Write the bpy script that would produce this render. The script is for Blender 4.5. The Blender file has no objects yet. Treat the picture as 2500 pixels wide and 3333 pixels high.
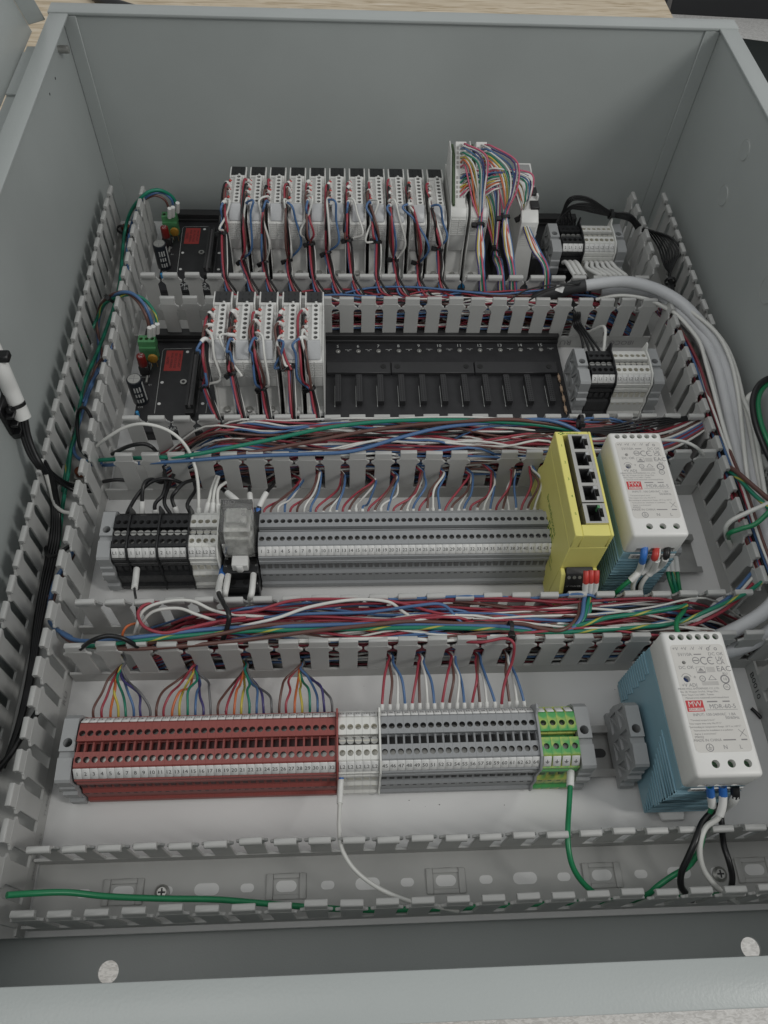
import bpy, bmesh, math, random
from mathutils import Vector, Matrix, Euler
random.seed(7)
S = 0.001                                   # the scene is written in millimetres
scene = bpy.context.scene
C = scene.collection

# ------------------------------------------------------------------ camera
CAM = Vector((-24.759, -321.157, 539.398)); EUL = Euler((math.radians(32.90387), math.radians(-2.27431), math.radians(-2.12079)), 'XYZ')
FPX = 2509.82
cd = bpy.data.cameras.new('camera'); cam = bpy.data.objects.new('camera', cd); C.objects.link(cam)
cam.location = CAM * S; cam.rotation_euler = EUL
cd.sensor_fit = 'HORIZONTAL'; cd.sensor_width = 36.0; cd.lens = 36.0 * FPX / 2500.0
cd.clip_start = 0.01; cd.clip_end = 50.0
scene.camera = cam
RM = EUL.to_matrix()

# ------------------------------------------------------------------ world and lamps (an indoor room with ceiling fixtures)
w = bpy.data.worlds.new('World'); scene.world = w; w.use_nodes = True
bg = w.node_tree.nodes['Background']; bg.inputs[0].default_value = (0.975, 0.995, 1.0, 1); bg.inputs[1].default_value = 0.46
def area(name, loc, target, sx, sy, power, col):
    l = bpy.data.lights.new(name, 'AREA'); l.shape = 'RECTANGLE'; l.size = sx; l.size_y = sy; l.energy = power; l.color = col
    o = bpy.data.objects.new(name, l); C.objects.link(o); o.location = loc
    o.rotation_euler = (Vector(target) - Vector(loc)).to_track_quat('-Z', 'Y').to_euler()
area('ceiling_fixture_key', (1.50, -0.75, 1.62), (0.0, 0.05, 0.0), 0.26, 0.7, 13.0, (1.0, 0.985, 0.95))
area('ceiling_fixture_fill', (-0.75, -0.40, 2.0), (0.0, 0.05, 0.0), 0.6, 1.0, 5.0, (1.0, 0.98, 0.95))
scene.view_settings.view_transform = 'Standard'; scene.view_settings.look = 'None'
scene.view_settings.exposure = 0.04; scene.view_settings.gamma = 1.0

# ------------------------------------------------------------------ measuring helpers: a photo point on a known plane -> millimetres
def U(u, v, axis, val):
    d = RM @ Vector(((u - 1250) / FPX, -(v - 1666.5) / FPX, -1.0))
    t = (val - CAM[axis]) / d[axis]
    return CAM + d * t
def W(u, v, z): return U(u, v, 2, z)
def WY(u, v, y): return U(u, v, 1, y)
def WX(u, v, x): return U(u, v, 0, x)

# ------------------------------------------------------------------ materials
MATS = {}
def mat(name, col, rough=0.5, metal=0.0, noise=0.06, scale=60.0, bump=0.0, bscale=400.0, spec=0.5, trans=0.0, coat=0.0):
    if name in MATS: return MATS[name]
    m = bpy.data.materials.new(name); m.use_nodes = True; MATS[name] = m
    nt = m.node_tree; b = nt.nodes['Principled BSDF']
    b.inputs['Roughness'].default_value = rough; b.inputs['Metallic'].default_value = metal
    b.inputs['Specular IOR Level'].default_value = spec
    if trans: b.inputs['Transmission Weight'].default_value = trans
    if coat: b.inputs['Coat Weight'].default_value = coat
    tc = nt.nodes.new('ShaderNodeTexCoord')
    n = nt.nodes.new('ShaderNodeTexNoise'); n.inputs['Scale'].default_value = scale; n.inputs['Detail'].default_value = 4
    nt.links.new(tc.outputs['Object'], n.inputs['Vector'])
    r = nt.nodes.new('ShaderNodeMapRange'); r.inputs[3].default_value = 1 - noise; r.inputs[4].default_value = 1 + noise
    r.inputs[1].default_value = 0.25; r.inputs[2].default_value = 0.75
    nt.links.new(n.outputs['Fac'], r.inputs[0])
    mx = nt.nodes.new('ShaderNodeMix'); mx.data_type = 'RGBA'; mx.blend_type = 'MULTIPLY'; mx.inputs[0].default_value = 1.0
    mx.inputs[6].default_value = (*col, 1)
    nt.links.new(r.outputs[0], mx.inputs[7]); nt.links.new(mx.outputs[2], b.inputs['Base Color'])
    if bump:
        n2 = nt.nodes.new('ShaderNodeTexNoise'); n2.inputs['Scale'].default_value = bscale; n2.inputs['Detail'].default_value = 3
        nt.links.new(tc.outputs['Object'], n2.inputs['Vector'])
        bp = nt.nodes.new('ShaderNodeBump'); bp.inputs['Strength'].default_value = bump; bp.inputs['Distance'].default_value = 0.0006
        nt.links.new(n2.outputs['Fac'], bp.inputs['Height']); nt.links.new(bp.outputs['Normal'], b.inputs['Normal'])
    return m
GREYPAINT = mat('grey_enclosure_paint', (0.385, 0.412, 0.405), 0.36, noise=0.08, scale=7, bump=0.14, bscale=800)
PANELW = mat('white_panel_paint', (0.71, 0.71, 0.705), 0.5, noise=0.035, scale=14, bump=0.05, bscale=700)
DUCT = mat('grey_duct_plastic', (0.46, 0.462, 0.45), 0.42, noise=0.04, scale=40, bump=0.04, bscale=500)
DUCTIN = mat('grey_duct_plastic_base', (0.42, 0.422, 0.41), 0.45, noise=0.06, scale=30)
TGREY = mat('grey_terminal_plastic', (0.30, 0.31, 0.32), 0.45, noise=0.04)
TRED = mat('red_terminal_plastic', (0.285, 0.073, 0.064), 0.48, noise=0.07)
TBLACK = mat('black_terminal_plastic', (0.012, 0.0125, 0.014), 0.38)
TWHITE = mat('white_terminal_plastic', (0.73, 0.73, 0.70), 0.4, noise=0.03)
BRACKET = mat('light_grey_bracket_plastic', (0.345, 0.355, 0.36), 0.45, noise=0.04)
MARK = mat('white_marker_plastic', (0.70, 0.70, 0.69), 0.45, noise=0.03)
INK = mat('black_ink', (0.02, 0.02, 0.022), 0.6)
INKGREY = mat('grey_ink', (0.23, 0.225, 0.23), 0.6)
INKW = mat('white_ink', (0.46, 0.47, 0.46), 0.6)
HOLE = mat('dark_screw_pocket', (0.03, 0.03, 0.032), 0.6)
STEEL = mat('zinc_plated_steel', (0.42, 0.42, 0.40), 0.38, metal=0.7, noise=0.12, scale=120)
RAIL = mat('galvanised_rail', (0.36, 0.36, 0.35), 0.38, metal=0.85, noise=0.12, scale=80)
PSUW = mat('white_power_supply_plastic', (0.72, 0.715, 0.695), 0.42, noise=0.02)
PSUL = mat('power_supply_label_print', (0.60, 0.585, 0.555), 0.45, noise=0.02)
PSUB = mat('blue_power_supply_plastic', (0.225, 0.39, 0.47), 0.45, noise=0.05)
YEL = mat('yellow_switch_plastic', (0.73, 0.675, 0.20), 0.45, noise=0.05, scale=30)
GRN = mat('green_connector_plastic', (0.09, 0.28, 0.12), 0.45)
MODW = mat('white_module_plastic', (0.68, 0.68, 0.66), 0.42, noise=0.02)
MODGL = mat('clear_grey_connector_end', (0.47, 0.48, 0.49), 0.2, noise=0.05)
BOARD = mat('black_circuit_board', (0.020, 0.020, 0.022), 0.5, noise=0.2, scale=120, bump=0.08, bscale=900)
BLKP = mat('black_rack_plastic', (0.024, 0.024, 0.025), 0.5)
TIE = mat('black_nylon', (0.010, 0.010, 0.011), 0.38)
REDF = mat('red_ferrule', (0.50, 0.05, 0.04), 0.4)
BLUEF = mat('blue_ferrule', (0.03, 0.15, 0.48), 0.4)
SLEEVE = mat('white_marker_sleeve', (0.74, 0.74, 0.72), 0.5, noise=0.03)
CABLEG = mat('grey_cable_jacket', (0.56, 0.57, 0.585), 0.36, noise=0.05)
SHEATH = mat('black_heat_shrink', (0.03, 0.031, 0.033), 0.5)
REDL = mat('red_sticker', (0.36, 0.04, 0.035), 0.5)
BRONZE = mat('copper_stud', (0.20, 0.06, 0.03), 0.35, metal=0.6)
SILVER = mat('tinned_shield', (0.62, 0.61, 0.58), 0.34, metal=0.9, noise=0.06)
LOGORED = mat('red_logo_ink', (0.50, 0.045, 0.05), 0.5)
GREENINK = mat('green_ink', (0.10, 0.24, 0.03), 0.6)
CLEAR = mat('clear_relay_cover', (0.90, 0.90, 0.88), 0.08, trans=0.93, noise=0.05, scale=150)
GY = None
WIRECOL = {'red': (0.32, 0.042, 0.062), 'blue': (0.07, 0.15, 0.31), 'brown': (0.125, 0.058, 0.048), 'white': (0.66, 0.66, 0.63), 'black': (0.010, 0.010, 0.011),
           'green': (0.012, 0.20, 0.125), 'bright green': (0.015, 0.21, 0.085), 'yellow': (0.52, 0.43, 0.07), 'orange': (0.56, 0.145, 0.05), 'violet': (0.055, 0.045, 0.16), 'grey': (0.14, 0.14, 0.145), 'pink': (0.50, 0.10, 0.17), 'dark red': (0.23, 0.03, 0.045)}
WM = {k: mat(k.replace(' ', '_') + '_wire_insulation', c, 0.34, noise=0.04, scale=80) for k, c in WIRECOL.items()}
# green wire with a yellow stripe that spirals along it
def stripe_mat():
    m = bpy.data.materials.new('green_yellow_wire_insulation'); m.use_nodes = True; nt = m.node_tree; b = nt.nodes['Principled BSDF']; b.inputs['Roughness'].default_value = 0.34
    uv = nt.nodes.new('ShaderNodeUVMap'); sp = nt.nodes.new('ShaderNodeSeparateXYZ'); nt.links.new(uv.outputs[0], sp.inputs[0])
    a = nt.nodes.new('ShaderNodeMath'); a.operation = 'MULTIPLY'; a.inputs[1].default_value = 1 / 36.0; nt.links.new(sp.outputs[1], a.inputs[0])
    s = nt.nodes.new('ShaderNodeMath'); s.operation = 'ADD'; nt.links.new(a.outputs[0], s.inputs[0]); nt.links.new(sp.outputs[0], s.inputs[1])
    f = nt.nodes.new('ShaderNodeMath'); f.operation = 'FRACT'; nt.links.new(s.outputs[0], f.inputs[0])
    g = nt.nodes.new('ShaderNodeMath'); g.operation = 'GREATER_THAN'; g.inputs[1].default_value = 0.85; nt.links.new(f.outputs[0], g.inputs[0])
    mx = nt.nodes.new('ShaderNodeMix'); mx.data_type = 'RGBA'; mx.inputs[6].default_value = (0.012, 0.19, 0.115, 1); mx.inputs[7].default_value = (0.42, 0.40, 0.07, 1)
    nt.links.new(g.outputs[0], mx.inputs[0]); nt.links.new(mx.outputs[2], b.inputs['Base Color']); return m
WM['green and yellow'] = stripe_mat()
def gy_plastic():
    m = bpy.data.materials.new('green_yellow_terminal_plastic'); m.use_nodes = True; nt = m.node_tree; b = nt.nodes['Principled BSDF']; b.inputs['Roughness'].default_value = 0.42
    tc = nt.nodes.new('ShaderNodeTexCoord'); n = nt.nodes.new('ShaderNodeTexNoise'); n.inputs['Scale'].default_value = 75; n.inputs['Detail'].default_value = 2
    nt.links.new(tc.outputs['Object'], n.inputs['Vector'])
    cr = nt.nodes.new('ShaderNodeValToRGB'); cr.color_ramp.elements[0].position = 0.50; cr.color_ramp.elements[0].color = (0.085, 0.36, 0.11, 1); cr.color_ramp.elements[1].position = 0.60; cr.color_ramp.elements[1].color = (0.50, 0.54, 0.13, 1)
    nt.links.new(n.outputs['Fac'], cr.inputs[0]); nt.links.new(cr.outputs[0], b.inputs['Base Color']); return m
TGY = gy_plastic()

# ------------------------------------------------------------------ lettering, baked once into plain polygons
TEXTS = set(str(i) for i in range(1, 65)) | {'L1', 'L2', '+V', '-V', '5V/10A', 'DC OK', '+V ADJ', 'N', 'L', 'MW', 'MEAN WELL', 'MDR-60-5', 'INPUT: 100-240VAC  1.8A', '50/60Hz', 'MADE IN CHINA', 'MW02', 'CE', 'UK', 'CA', 'EAC', 'UL', '+', 'MEAN WELL ENTERPRISES CO.,LTD.', 'No. 28, Wuquan 3rd Rd., Wugu Dist.,', 'New Taipei City 24891, Taiwan', 'Manual:www.meanwell.com/manual.html', '"Terminal torque 5 Lb-in"', '"Use copper wire only, Min.75\u00b0C"', '"Surrounding air temperature Range: -20\u00b0C to +60\u00b0C"', '"Instructions for installation in a pollution', 'degree 2 environment"', 'IMO', 'HYE41XXX', '120VAC', 'CONTACT', '7A 250VAC', '30VDC', 'A2', '14', '11', 'IMPORTANT', 'SEE VOLTAGE', 'AND WIRING', 'NOTES', '7.5', 'C19', 'D1', 'OPTO 22', 'SNAP-PDSRACK16', 'V', '+VA', '+VB', '505', 'brainboxes', 'Ethernet Switch', '5 port unmanaged', 'T1.40x60', 'IBOCO', 'RU', 'B0010', 'MADE IN ITALY', '1L1', '2L1', 'A', '9', 'GND'}
TXT = {}
def bake_text():
    obs = []
    for s in sorted(TEXTS):
        c = bpy.data.curves.new('t', 'FONT'); c.body = s; c.size = 1; c.align_x = 'CENTER'; c.align_y = 'CENTER'; c.resolution_u = 2
        o = bpy.data.objects.new('t', c); C.objects.link(o); obs.append((s, o))
    dg = bpy.context.evaluated_depsgraph_get()
    for s, o in obs:
        me = o.evaluated_get(dg).to_mesh()
        TXT[s] = ([(v.co.x, v.co.y) for v in me.vertices], [tuple(p.vertices) for p in me.polygons])
        o.evaluated_get(dg).to_mesh_clear()
    for s, o in obs:
        c = o.data; bpy.data.objects.remove(o); bpy.data.curves.remove(c)
bake_text()

# ------------------------------------------------------------------ mesh builder
class MB:
    def __init__(s): s.v = []; s.f = []; s.m = []; s.sm = []; s.uv = None
    def add(s, vs, fs, mi=0, smooth=False):
        b = len(s.v); s.v += [tuple(q) for q in vs]
        for f in fs: s.f.append(tuple(b + i for i in f)); s.m.append(mi); s.sm.append(smooth)
    def box(s, x0, x1, y0, y1, z0, z1, mi=0):
        v = [(x, y, z) for z in (z0, z1) for y in (y0, y1) for x in (x0, x1)]
        s.add(v, [(0, 2, 3, 1), (4, 5, 7, 6), (0, 1, 5, 4), (2, 6, 7, 3), (0, 4, 6, 2), (1, 3, 7, 5)], mi)
    def prism(s, prof, x0, x1, mi=0, skip=(), axis=0, caps=True):
        n = len(prof)
        def P(x, a, b): return (x, a, b) if axis == 0 else ((a, x, b) if axis == 1 else (a, b, x))
        v = [P(x0, a, b) for a, b in prof] + [P(x1, a, b) for a, b in prof]
        f = [(i, (i + 1) % n, n + (i + 1) % n, n + i) for i in range(n) if i not in skip]
        if caps: f += [tuple(range(n))[::-1], tuple(range(n, 2 * n))]
        s.add(v, f, mi)
    def cyl(s, p0, p1, r, n=12, mi=0, r2=None, caps=True, smooth=True):
        p0 = Vector(p0); p1 = Vector(p1); d = (p1 - p0).normalized(); a = d.orthogonal().normalized(); b = d.cross(a); r2 = r if r2 is None else r2
        v = []
        for p, rr in ((p0, r), (p1, r2)):
            v += [p + (a * math.cos(2 * math.pi * k / n) + b * math.sin(2 * math.pi * k / n)) * rr for k in range(n)]
        s.add(v, [(k, (k + 1) % n, n + (k + 1) % n, n + k) for k in range(n)], mi, smooth)
        if caps: s.add(v, [tuple(range(n))[::-1], tuple(range(n, 2 * n))], mi)
    def tube(s, pts, r, n=7, mi=0, closed=False, rad=None):
        P = [Vector(p) for p in pts]; m = len(P); v = []; a = None; L = 0; Ls = []
        for i, p in enumerate(P):
            if closed: d = P[(i + 1) % m] - P[i - 1]
            else: d = P[min(i + 1, m - 1)] - P[max(i - 1, 0)]
            d = d.normalized() if d.length > 1e-9 else Vector((0, 0, 1))
            if a is None: a = d.orthogonal().normalized()
            a = (a - d * a.dot(d)); a = a.normalized() if a.length > 1e-6 else d.orthogonal().normalized()
            b = d.cross(a); rr = rad[i] if rad else r
            v += [p + (a * math.cos(2 * math.pi * k / n) + b * math.sin(2 * math.pi * k / n)) * rr for k in range(n)]
            if i: L += (p - P[i - 1]).length
            Ls.append(L)
        f = []
        for i in range(m if closed else m - 1):
            j = (i + 1) % m
            f += [(i * n + k, i * n + (k + 1) % n, j * n + (k + 1) % n, j * n + k) for k in range(n)]
        s.add(v, f, mi, True)
        if not closed: s.add(v, [tuple(range(n))[::-1], tuple(range((m - 1) * n, m * n))], mi)
        s.lens = Ls; s.tn = n
    def hole(s, o, u, v, nrm, hu, hv, cu, cv, r, depth, mi=0, mh=1, mb=1, n=12):
        """rectangle centred on o (half sizes hu, hv) with a round blind hole at (cu, cv)"""
        o = Vector(o); u = Vector(u); v = Vector(v); nrm = Vector(nrm)
        cs = [o + u * a * hu + v * b * hv for a, b in ((1, 1), (-1, 1), (-1, -1), (1, -1))]
        c = o + u * cu + v * cv
        ring = [c + (u * math.cos(2 * math.pi * k / n) + v * math.sin(2 * math.pi * k / n)) * r for k in range(n)]
        bot = [q - nrm * depth for q in ring]
        f = []; q = n // 4
        for k in range(4):
            for j in range(q): f.append((k, 4 + (k * q + j + 1) % n, 4 + (k * q + j) % n))
            f.append((k, (k + 1) % 4, 4 + ((k + 1) * q) % n))
        s.add(cs + ring, f, mi)
        s.add(ring + bot, [(k, (k + 1) % n, n + (k + 1) % n, n + k) for k in range(n)], mh, True)
        s.add(bot, [tuple(range(n))], mb)
    def text(s, t, o, u, v, size, mi=0):
        vs, fs = TXT[t]; o = Vector(o); u = Vector(u).normalized(); v = Vector(v).normalized()
        s.add([o + u * (x * size) + v * (y * size) for x, y in vs], fs, mi)
    def mesh(s, name, mats, bevel=0, seg=2, uvlen=None, T=None):
        me = bpy.data.meshes.new(name)
        vs = s.v if T is None else [tuple(T @ Vector(q)) for q in s.v]
        me.from_pydata([(a * S, b * S, c * S) for a, b, c in vs], [], s.f)
        for m in (mats if isinstance(mats, (list, tuple)) else [mats]): me.materials.append(m)
        me.polygons.foreach_set('material_index', s.m); me.polygons.foreach_set('use_smooth', s.sm)
        if bevel:
            bm = bmesh.new(); bm.from_mesh(me); bmesh.ops.remove_doubles(bm, verts=bm.verts, dist=1e-6); bmesh.ops.recalc_face_normals(bm, faces=bm.faces)
            es = [e for e in bm.edges if len(e.link_faces) == 2 and e.calc_face_angle(0) > 0.5]
            bmesh.ops.bevel(bm, geom=es, offset=bevel * S, segments=seg, profile=0.5, affect='EDGES', clamp_overlap=True)
            for f in bm.faces: f.smooth = True
            bm.to_mesh(me); bm.free()
        me.update(); return me
    def obj(s, name, mats, parent=None, bevel=0, seg=2, T=None):
        o = bpy.data.objects.new(name, s.mesh(name, mats, bevel, seg, T=T)); C.objects.link(o)
        if parent: o.parent = parent
        if bevel:
            try: o.data.set_sharp_from_angle(angle=math.radians(40))
            except Exception: pass
        return o
def tag(o, label=None, cat=None, group=None, kind=None):
    if label: o['label'] = label
    if cat: o['category'] = cat
    if group: o['group'] = group
    if kind: o['kind'] = kind
    return o
def thing(name, loc, label, cat, group=None, rz=0):
    o = bpy.data.objects.new(name, None); C.objects.link(o); o.empty_display_size = 0.005
    o.location = Vector(loc) * S; o.rotation_euler = (0, 0, rz); return tag(o, label, cat, group)
def inst(name, me, parent=None, loc=(0, 0, 0), rot=(0, 0, 0)):
    o = bpy.data.objects.new(name, me); C.objects.link(o); o.parent = parent; o.location = Vector(loc) * S; o.rotation_euler = rot; return o
def dup(root, loc, rz=None):
    r = root.copy(); C.objects.link(r); r.location = Vector(loc) * S
    if rz is not None: r.rotation_euler = (0, 0, rz)
    for ch in root.children:
        c = ch.copy(); C.objects.link(c); c.parent = r
        for g in ch.children:
            d = g.copy(); C.objects.link(d); d.parent = c
    return r
def boolean_cut(ob, cutter_mb):
    cme = cutter_mb.mesh('cutter', [ob.data.materials[0]]); co = bpy.data.objects.new('cutter', cme); C.objects.link(co)
    bm = bmesh.new(); bm.from_mesh(cme); bmesh.ops.recalc_face_normals(bm, faces=bm.faces); bm.to_mesh(cme); bm.free()
    bm = bmesh.new(); bm.from_mesh(ob.data); bmesh.ops.recalc_face_normals(bm, faces=bm.faces); bm.to_mesh(ob.data); bm.free()
    par = ob.parent; ob.parent = None
    md = ob.modifiers.new('b', 'BOOLEAN'); md.operation = 'DIFFERENCE'; md.object = co; md.solver = 'EXACT'
    dg = bpy.context.evaluated_depsgraph_get(); me = bpy.data.meshes.new_from_object(ob.evaluated_get(dg))
    ob.modifiers.clear(); ob.data = me; bpy.data.objects.remove(co); ob.parent = par
    return ob
def catmull(pts, per=6):
    P = [Vector(p) for p in pts]; out = []
    if len(P) < 3: per = 2
    for i in range(len(P) - 1):
        p0 = P[i - 1] if i else P[0] * 2 - P[1]; p1 = P[i]; p2 = P[i + 1]; p3 = P[i + 2] if i + 2 < len(P) else P[-1] * 2 - P[-2]
        for k in range(per):
            t = k / per
            out.append(0.5 * ((2 * p1) + (p2 - p0) * t + (2 * p0 - 5 * p1 + 4 * p2 - p3) * t * t + (3 * p1 - p0 - 3 * p2 + p3) * t ** 3))
    out.append(P[-1]); return out
def wire(pts, col, r, label, group=None, name='wire', cat='wire', sleeves=(), ferrule=None, n=7, per=6, material=None, sl_r=None, fer_r=1.45):
    path = catmull(pts, per); o0 = path[0]; loc = [p - o0 for p in path]
    b = MB(); b.tube(loc, r, n)
    ob = b.obj(name, material or WM[col])
    if col == 'green and yellow':
        ul = ob.data.uv_layers.new(name='UVMap'); me = ob.data
        for p in me.polygons:
            ks = [me.loops[li].vertex_index % n for li in p.loop_indices]
            for li in p.loop_indices:
                vi = me.loops[li].vertex_index; ring = (vi // n) % len(path); k = vi % n
                ang = k / n
                if k == 0 and max(ks) == n - 1 and len(ks) == 4: ang = 1.0
                ul.data[li].uv = (ang, b.lens[ring])
    ob.location = o0 * S; tag(ob, label, cat, group)
    N = len(loc) - 1
    for (t0, t1) in sleeves:
        a = max(0, int(t0 * N)); c = min(N, max(a + 1, int(round(t1 * N)))); q = MB(); q.tube(loc[a:c + 1], sl_r or r * 1.55, 8); q.obj('marker_sleeve', SLEEVE, ob)
    if ferrule:
        fm, t0, t1 = ferrule; a = max(0, int(t0 * N)); c = min(N, max(a + 1, int(round(t1 * N)))); q = MB(); q.tube(loc[a:c + 1], r * fer_r, 8); q.obj('ferrule', fm, ob)
    return ob
def cable_tie(p, d, r, label, head=(0, 0, 1), group='black cable ties'):
    p = Vector(p); d = Vector(d).normalized(); h = Vector(head); h = (h - d * h.dot(d)).normalized(); k = d.cross(h)
    b = MB(); n = 14
    for t in (-1.3, 1.3): pass
    vs = []
    for i in range(n):
        a = 2 * math.pi * i / n; e = k * math.cos(a) + h * math.sin(a)
        vs += [e * r - d * 1.3, e * (r + 0.9) - d * 1.3, e * (r + 0.9) + d * 1.3, e * r + d * 1.3]
    fs = []
    for i in range(n):
        j = (i + 1) % n
        for q in range(4): fs.append((i * 4 + q, i * 4 + (q + 1) % 4, j * 4 + (q + 1) % 4, j * 4 + q))
    b.add(vs, fs, 0)
    ob = b.obj('cable_tie', TIE); ob.location = p * S; tag(ob, label, 'cable tie', group)
    hb = MB(); c = k * (r + 2.2)
    for_v = [c + k * a * 2.4 + h * bb * 1.9 + d * e * 2.1 for e in (-1, 1) for bb in (-1, 1) for a in (-1, 1)]
    hb.add(for_v, [(0, 2, 3, 1), (4, 5, 7, 6), (0, 1, 5, 4), (2, 6, 7, 3), (0, 4, 6, 2), (1, 3, 7, 5)])
    hb.obj('tie_head', TIE, ob, bevel=0.4, seg=1)
    return ob
ORD = ['first', 'second', 'third', 'fourth', 'fifth', 'sixth', 'seventh', 'eighth', 'ninth', 'tenth', 'eleventh', 'twelfth', 'thirteenth', 'fourteenth', 'fifteenth', 'sixteenth']

_T = ['', '', 'twenty', 'thirty', 'forty']
def word(n):
    if n <= 16: return ORD[n - 1]
    if n < 20: return ['seventeenth', 'eighteenth', 'nineteenth'][n - 17]
    return (_T[n // 10] + '-' + ORD[n % 10 - 1]) if n % 10 else {20: 'twentieth', 30: 'thirtieth', 40: 'fortieth'}[n]
_tag0 = tag
def tag(o, label=None, cat=None, group=None, kind=None):
    if label and len(label.split()) > 16: print('LONG LABEL', len(label.split()), label)
    return _tag0(o, label, cat, group, kind)
# ------------------------------------------------------------------ the room round the box
def floor_mat():
    m = bpy.data.materials.new('streaky_vinyl_tile'); m.use_nodes = True; nt = m.node_tree; b = nt.nodes['Principled BSDF']; b.inputs['Roughness'].default_value = 0.5
    tc = nt.nodes.new('ShaderNodeTexCoord'); mp = nt.nodes.new('ShaderNodeMapping'); mp.inputs['Scale'].default_value = (60, 150, 1); mp.inputs['Rotation'].default_value = (0, 0, 0.7)
    nt.links.new(tc.outputs['Object'], mp.inputs[0]); n = nt.nodes.new('ShaderNodeTexNoise'); n.inputs['Scale'].default_value = 1.6; n.inputs['Detail'].default_value = 6; n.inputs['Distortion'].default_value = 1.2
    nt.links.new(mp.outputs[0], n.inputs['Vector']); cr = nt.nodes.new('ShaderNodeValToRGB')
    cr.color_ramp.elements[0].position = 0.38; cr.color_ramp.elements[0].color = (0.52, 0.51, 0.49, 1); cr.color_ramp.elements[1].position = 0.6; cr.color_ramp.elements[1].color = (0.72, 0.71, 0.69, 1)
    nt.links.new(n.outputs['Fac'], cr.inputs[0]); nt.links.new(cr.outputs[0], b.inputs['Base Color']); return m
def wood_mat():
    m = bpy.data.materials.new('pale_plywood'); m.use_nodes = True; nt = m.node_tree; b = nt.nodes['Principled BSDF']; b.inputs['Roughness'].default_value = 0.6
    tc = nt.nodes.new('ShaderNodeTexCoord'); mp = nt.nodes.new('ShaderNodeMapping'); mp.inputs['Scale'].default_value = (9, 90, 9)
    nt.links.new(tc.outputs['Object'], mp.inputs[0]); n = nt.nodes.new('ShaderNodeTexNoise'); n.inputs['Scale'].default_value = 1.5; n.inputs['Detail'].default_value = 7; n.inputs['Distortion'].default_value = 1.5
    nt.links.new(mp.outputs[0], n.inputs['Vector']); cr = nt.nodes.new('ShaderNodeValToRGB')
    for p, c in ((0.3, (0.40, 0.30, 0.18, 1)), (0.5, (0.62, 0.52, 0.38, 1)), (0.7, (0.70, 0.61, 0.48, 1))):
        e = cr.color_ramp.elements.new(p); e.color = c
    nt.links.new(n.outputs['Fac'], cr.inputs[0]); nt.links.new(cr.outputs[0], b.inputs['Base Color']); return m
FZ = -760
b = MB(); b.box(-4000, 4000, -3000, 5000, FZ - 30, FZ); o = b.obj('floor', floor_mat()); tag(o, kind='structure')
wb = thing('workbench', (-100, 650, FZ), 'pale plywood workbench carrying the grey enclosure, seen behind its far wall', 'workbench')
b = MB(); b.box(-600, 583, -850, 850, FZ * -1 - 40, FZ * -1 - 17); b.obj('bench_top', wood_mat(), wb, bevel=.5, seg=1)
for x in (-540, 520):
    for y in (-780, 780): b = MB(); b.box(x - 35, x + 35, y - 35, y + 35, 0, -FZ - 40); b.obj('leg', wood_mat(), wb)
BLACKCASE = mat('black_case_plastic', (0.010, 0.011, 0.013), 0.55); DARKG = mat('dark_green_rubber', (0.004, 0.009, 0.008), 0.7); EDGEG = mat('grey_case_edge', (0.12, 0.115, 0.11), 0.6)
a_ = W(2178, 46, FZ); c_ = W(2600, 69, FZ)
t = thing('equipment_case', (a_.x, a_.y, FZ), 'long black case on the floor beyond the far right corner of the enclosure', 'case', rz=math.atan2(c_.y - a_.y, c_.x - a_.x))
b = MB(); b.prism([(0, 0), (500, 0), (500, 220), (70, 220)], 0, (c_ - a_).length + 500); b.obj('body', BLACKCASE, t, bevel=3)
b = MB(); b.prism([(-3, 0), (67, 222), (40, 0)], -6, -.5); b.obj('end_plate', EDGEG, t)
q4 = [W(2360, 117, FZ + 6), W(2640, 154, FZ + 6), W(2900, 500, FZ + 6), W(2340, 420, FZ + 6)]
b = MB(); b.prism([(q.x, q.y) for q in q4], FZ, FZ + 6, axis=2); o = b.obj('floor_mat', DARKG); tag(o, 'near black rubber mat on the pale floor right of the enclosure', 'mat')
b = MB(); b.tube(catmull([(-400, 1015, -9), (-395, 962, -9), (-372, 925, -9), (-345, 905, -9), (-300, 880, -9)]), 8, 8)
o = b.obj('extension_cord', TIE); tag(o, 'thick black cord lying on the plywood behind the far left corner', 'cord')

# ------------------------------------------------------------------ the enclosure
XL, XR, YN, YF, ZB, ZT = -268, 327, -314, 425, -15, 199
enc = thing('enclosure', (0, 0, 0), 'large open grey steel enclosure lying on its back with rolled edges', 'enclosure')
hl = [W(352, 3164, ZB), W(2444, 3086, ZB)]
b = MB()
def plate_with_holes(b, x0, x1, y0, y1, z, holes, r, t):
    xs = sorted(holes, key=lambda h: h.x); cur = x0
    for k, h in enumerate(xs):
        nx = (h.x + xs[k + 1].x) / 2 if k + 1 < len(xs) else x1
        yc = (y0 + y1) / 2; hv = (y1 - y0) / 2; n = 24
        o = Vector(((cur + nx) / 2, yc, z)); b.hole(o, (1, 0, 0), (0, 1, 0), (0, 0, 1), (nx - cur) / 2, hv, h.x - o.x, h.y - yc, r, t, 0, 0, 0, n=n)
        b.f.pop(); b.m.pop(); b.sm.pop()           # open the bottom: it is a through hole
        cur = nx
plate_with_holes(b, XL, XR, YN, -280, ZB, hl, 6.3, 1.6)
b.box(XL, XR, -280, YF, ZB - 1.6, ZB)
b.obj('back_plate', GREYPAINT, enc)
def wallpart(name, x0, x1, y0, y1, z0, z1):
    q = MB(); q.box(x0, x1, y0, y1, z0, z1); return q.obj(name, GREYPAINT, enc)
wallpart('left_wall', XL - 1.6, XL, YN, YF, ZB, ZT - 2.3)
wallpart('right_wall', XR, XR + 1.6, YN, YF, ZB, ZT - 2.3)
wallpart('far_wall', XL - 1.6, XR + 1.6, YF, YF + 1.6, ZB, ZT - 2.3)
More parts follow.
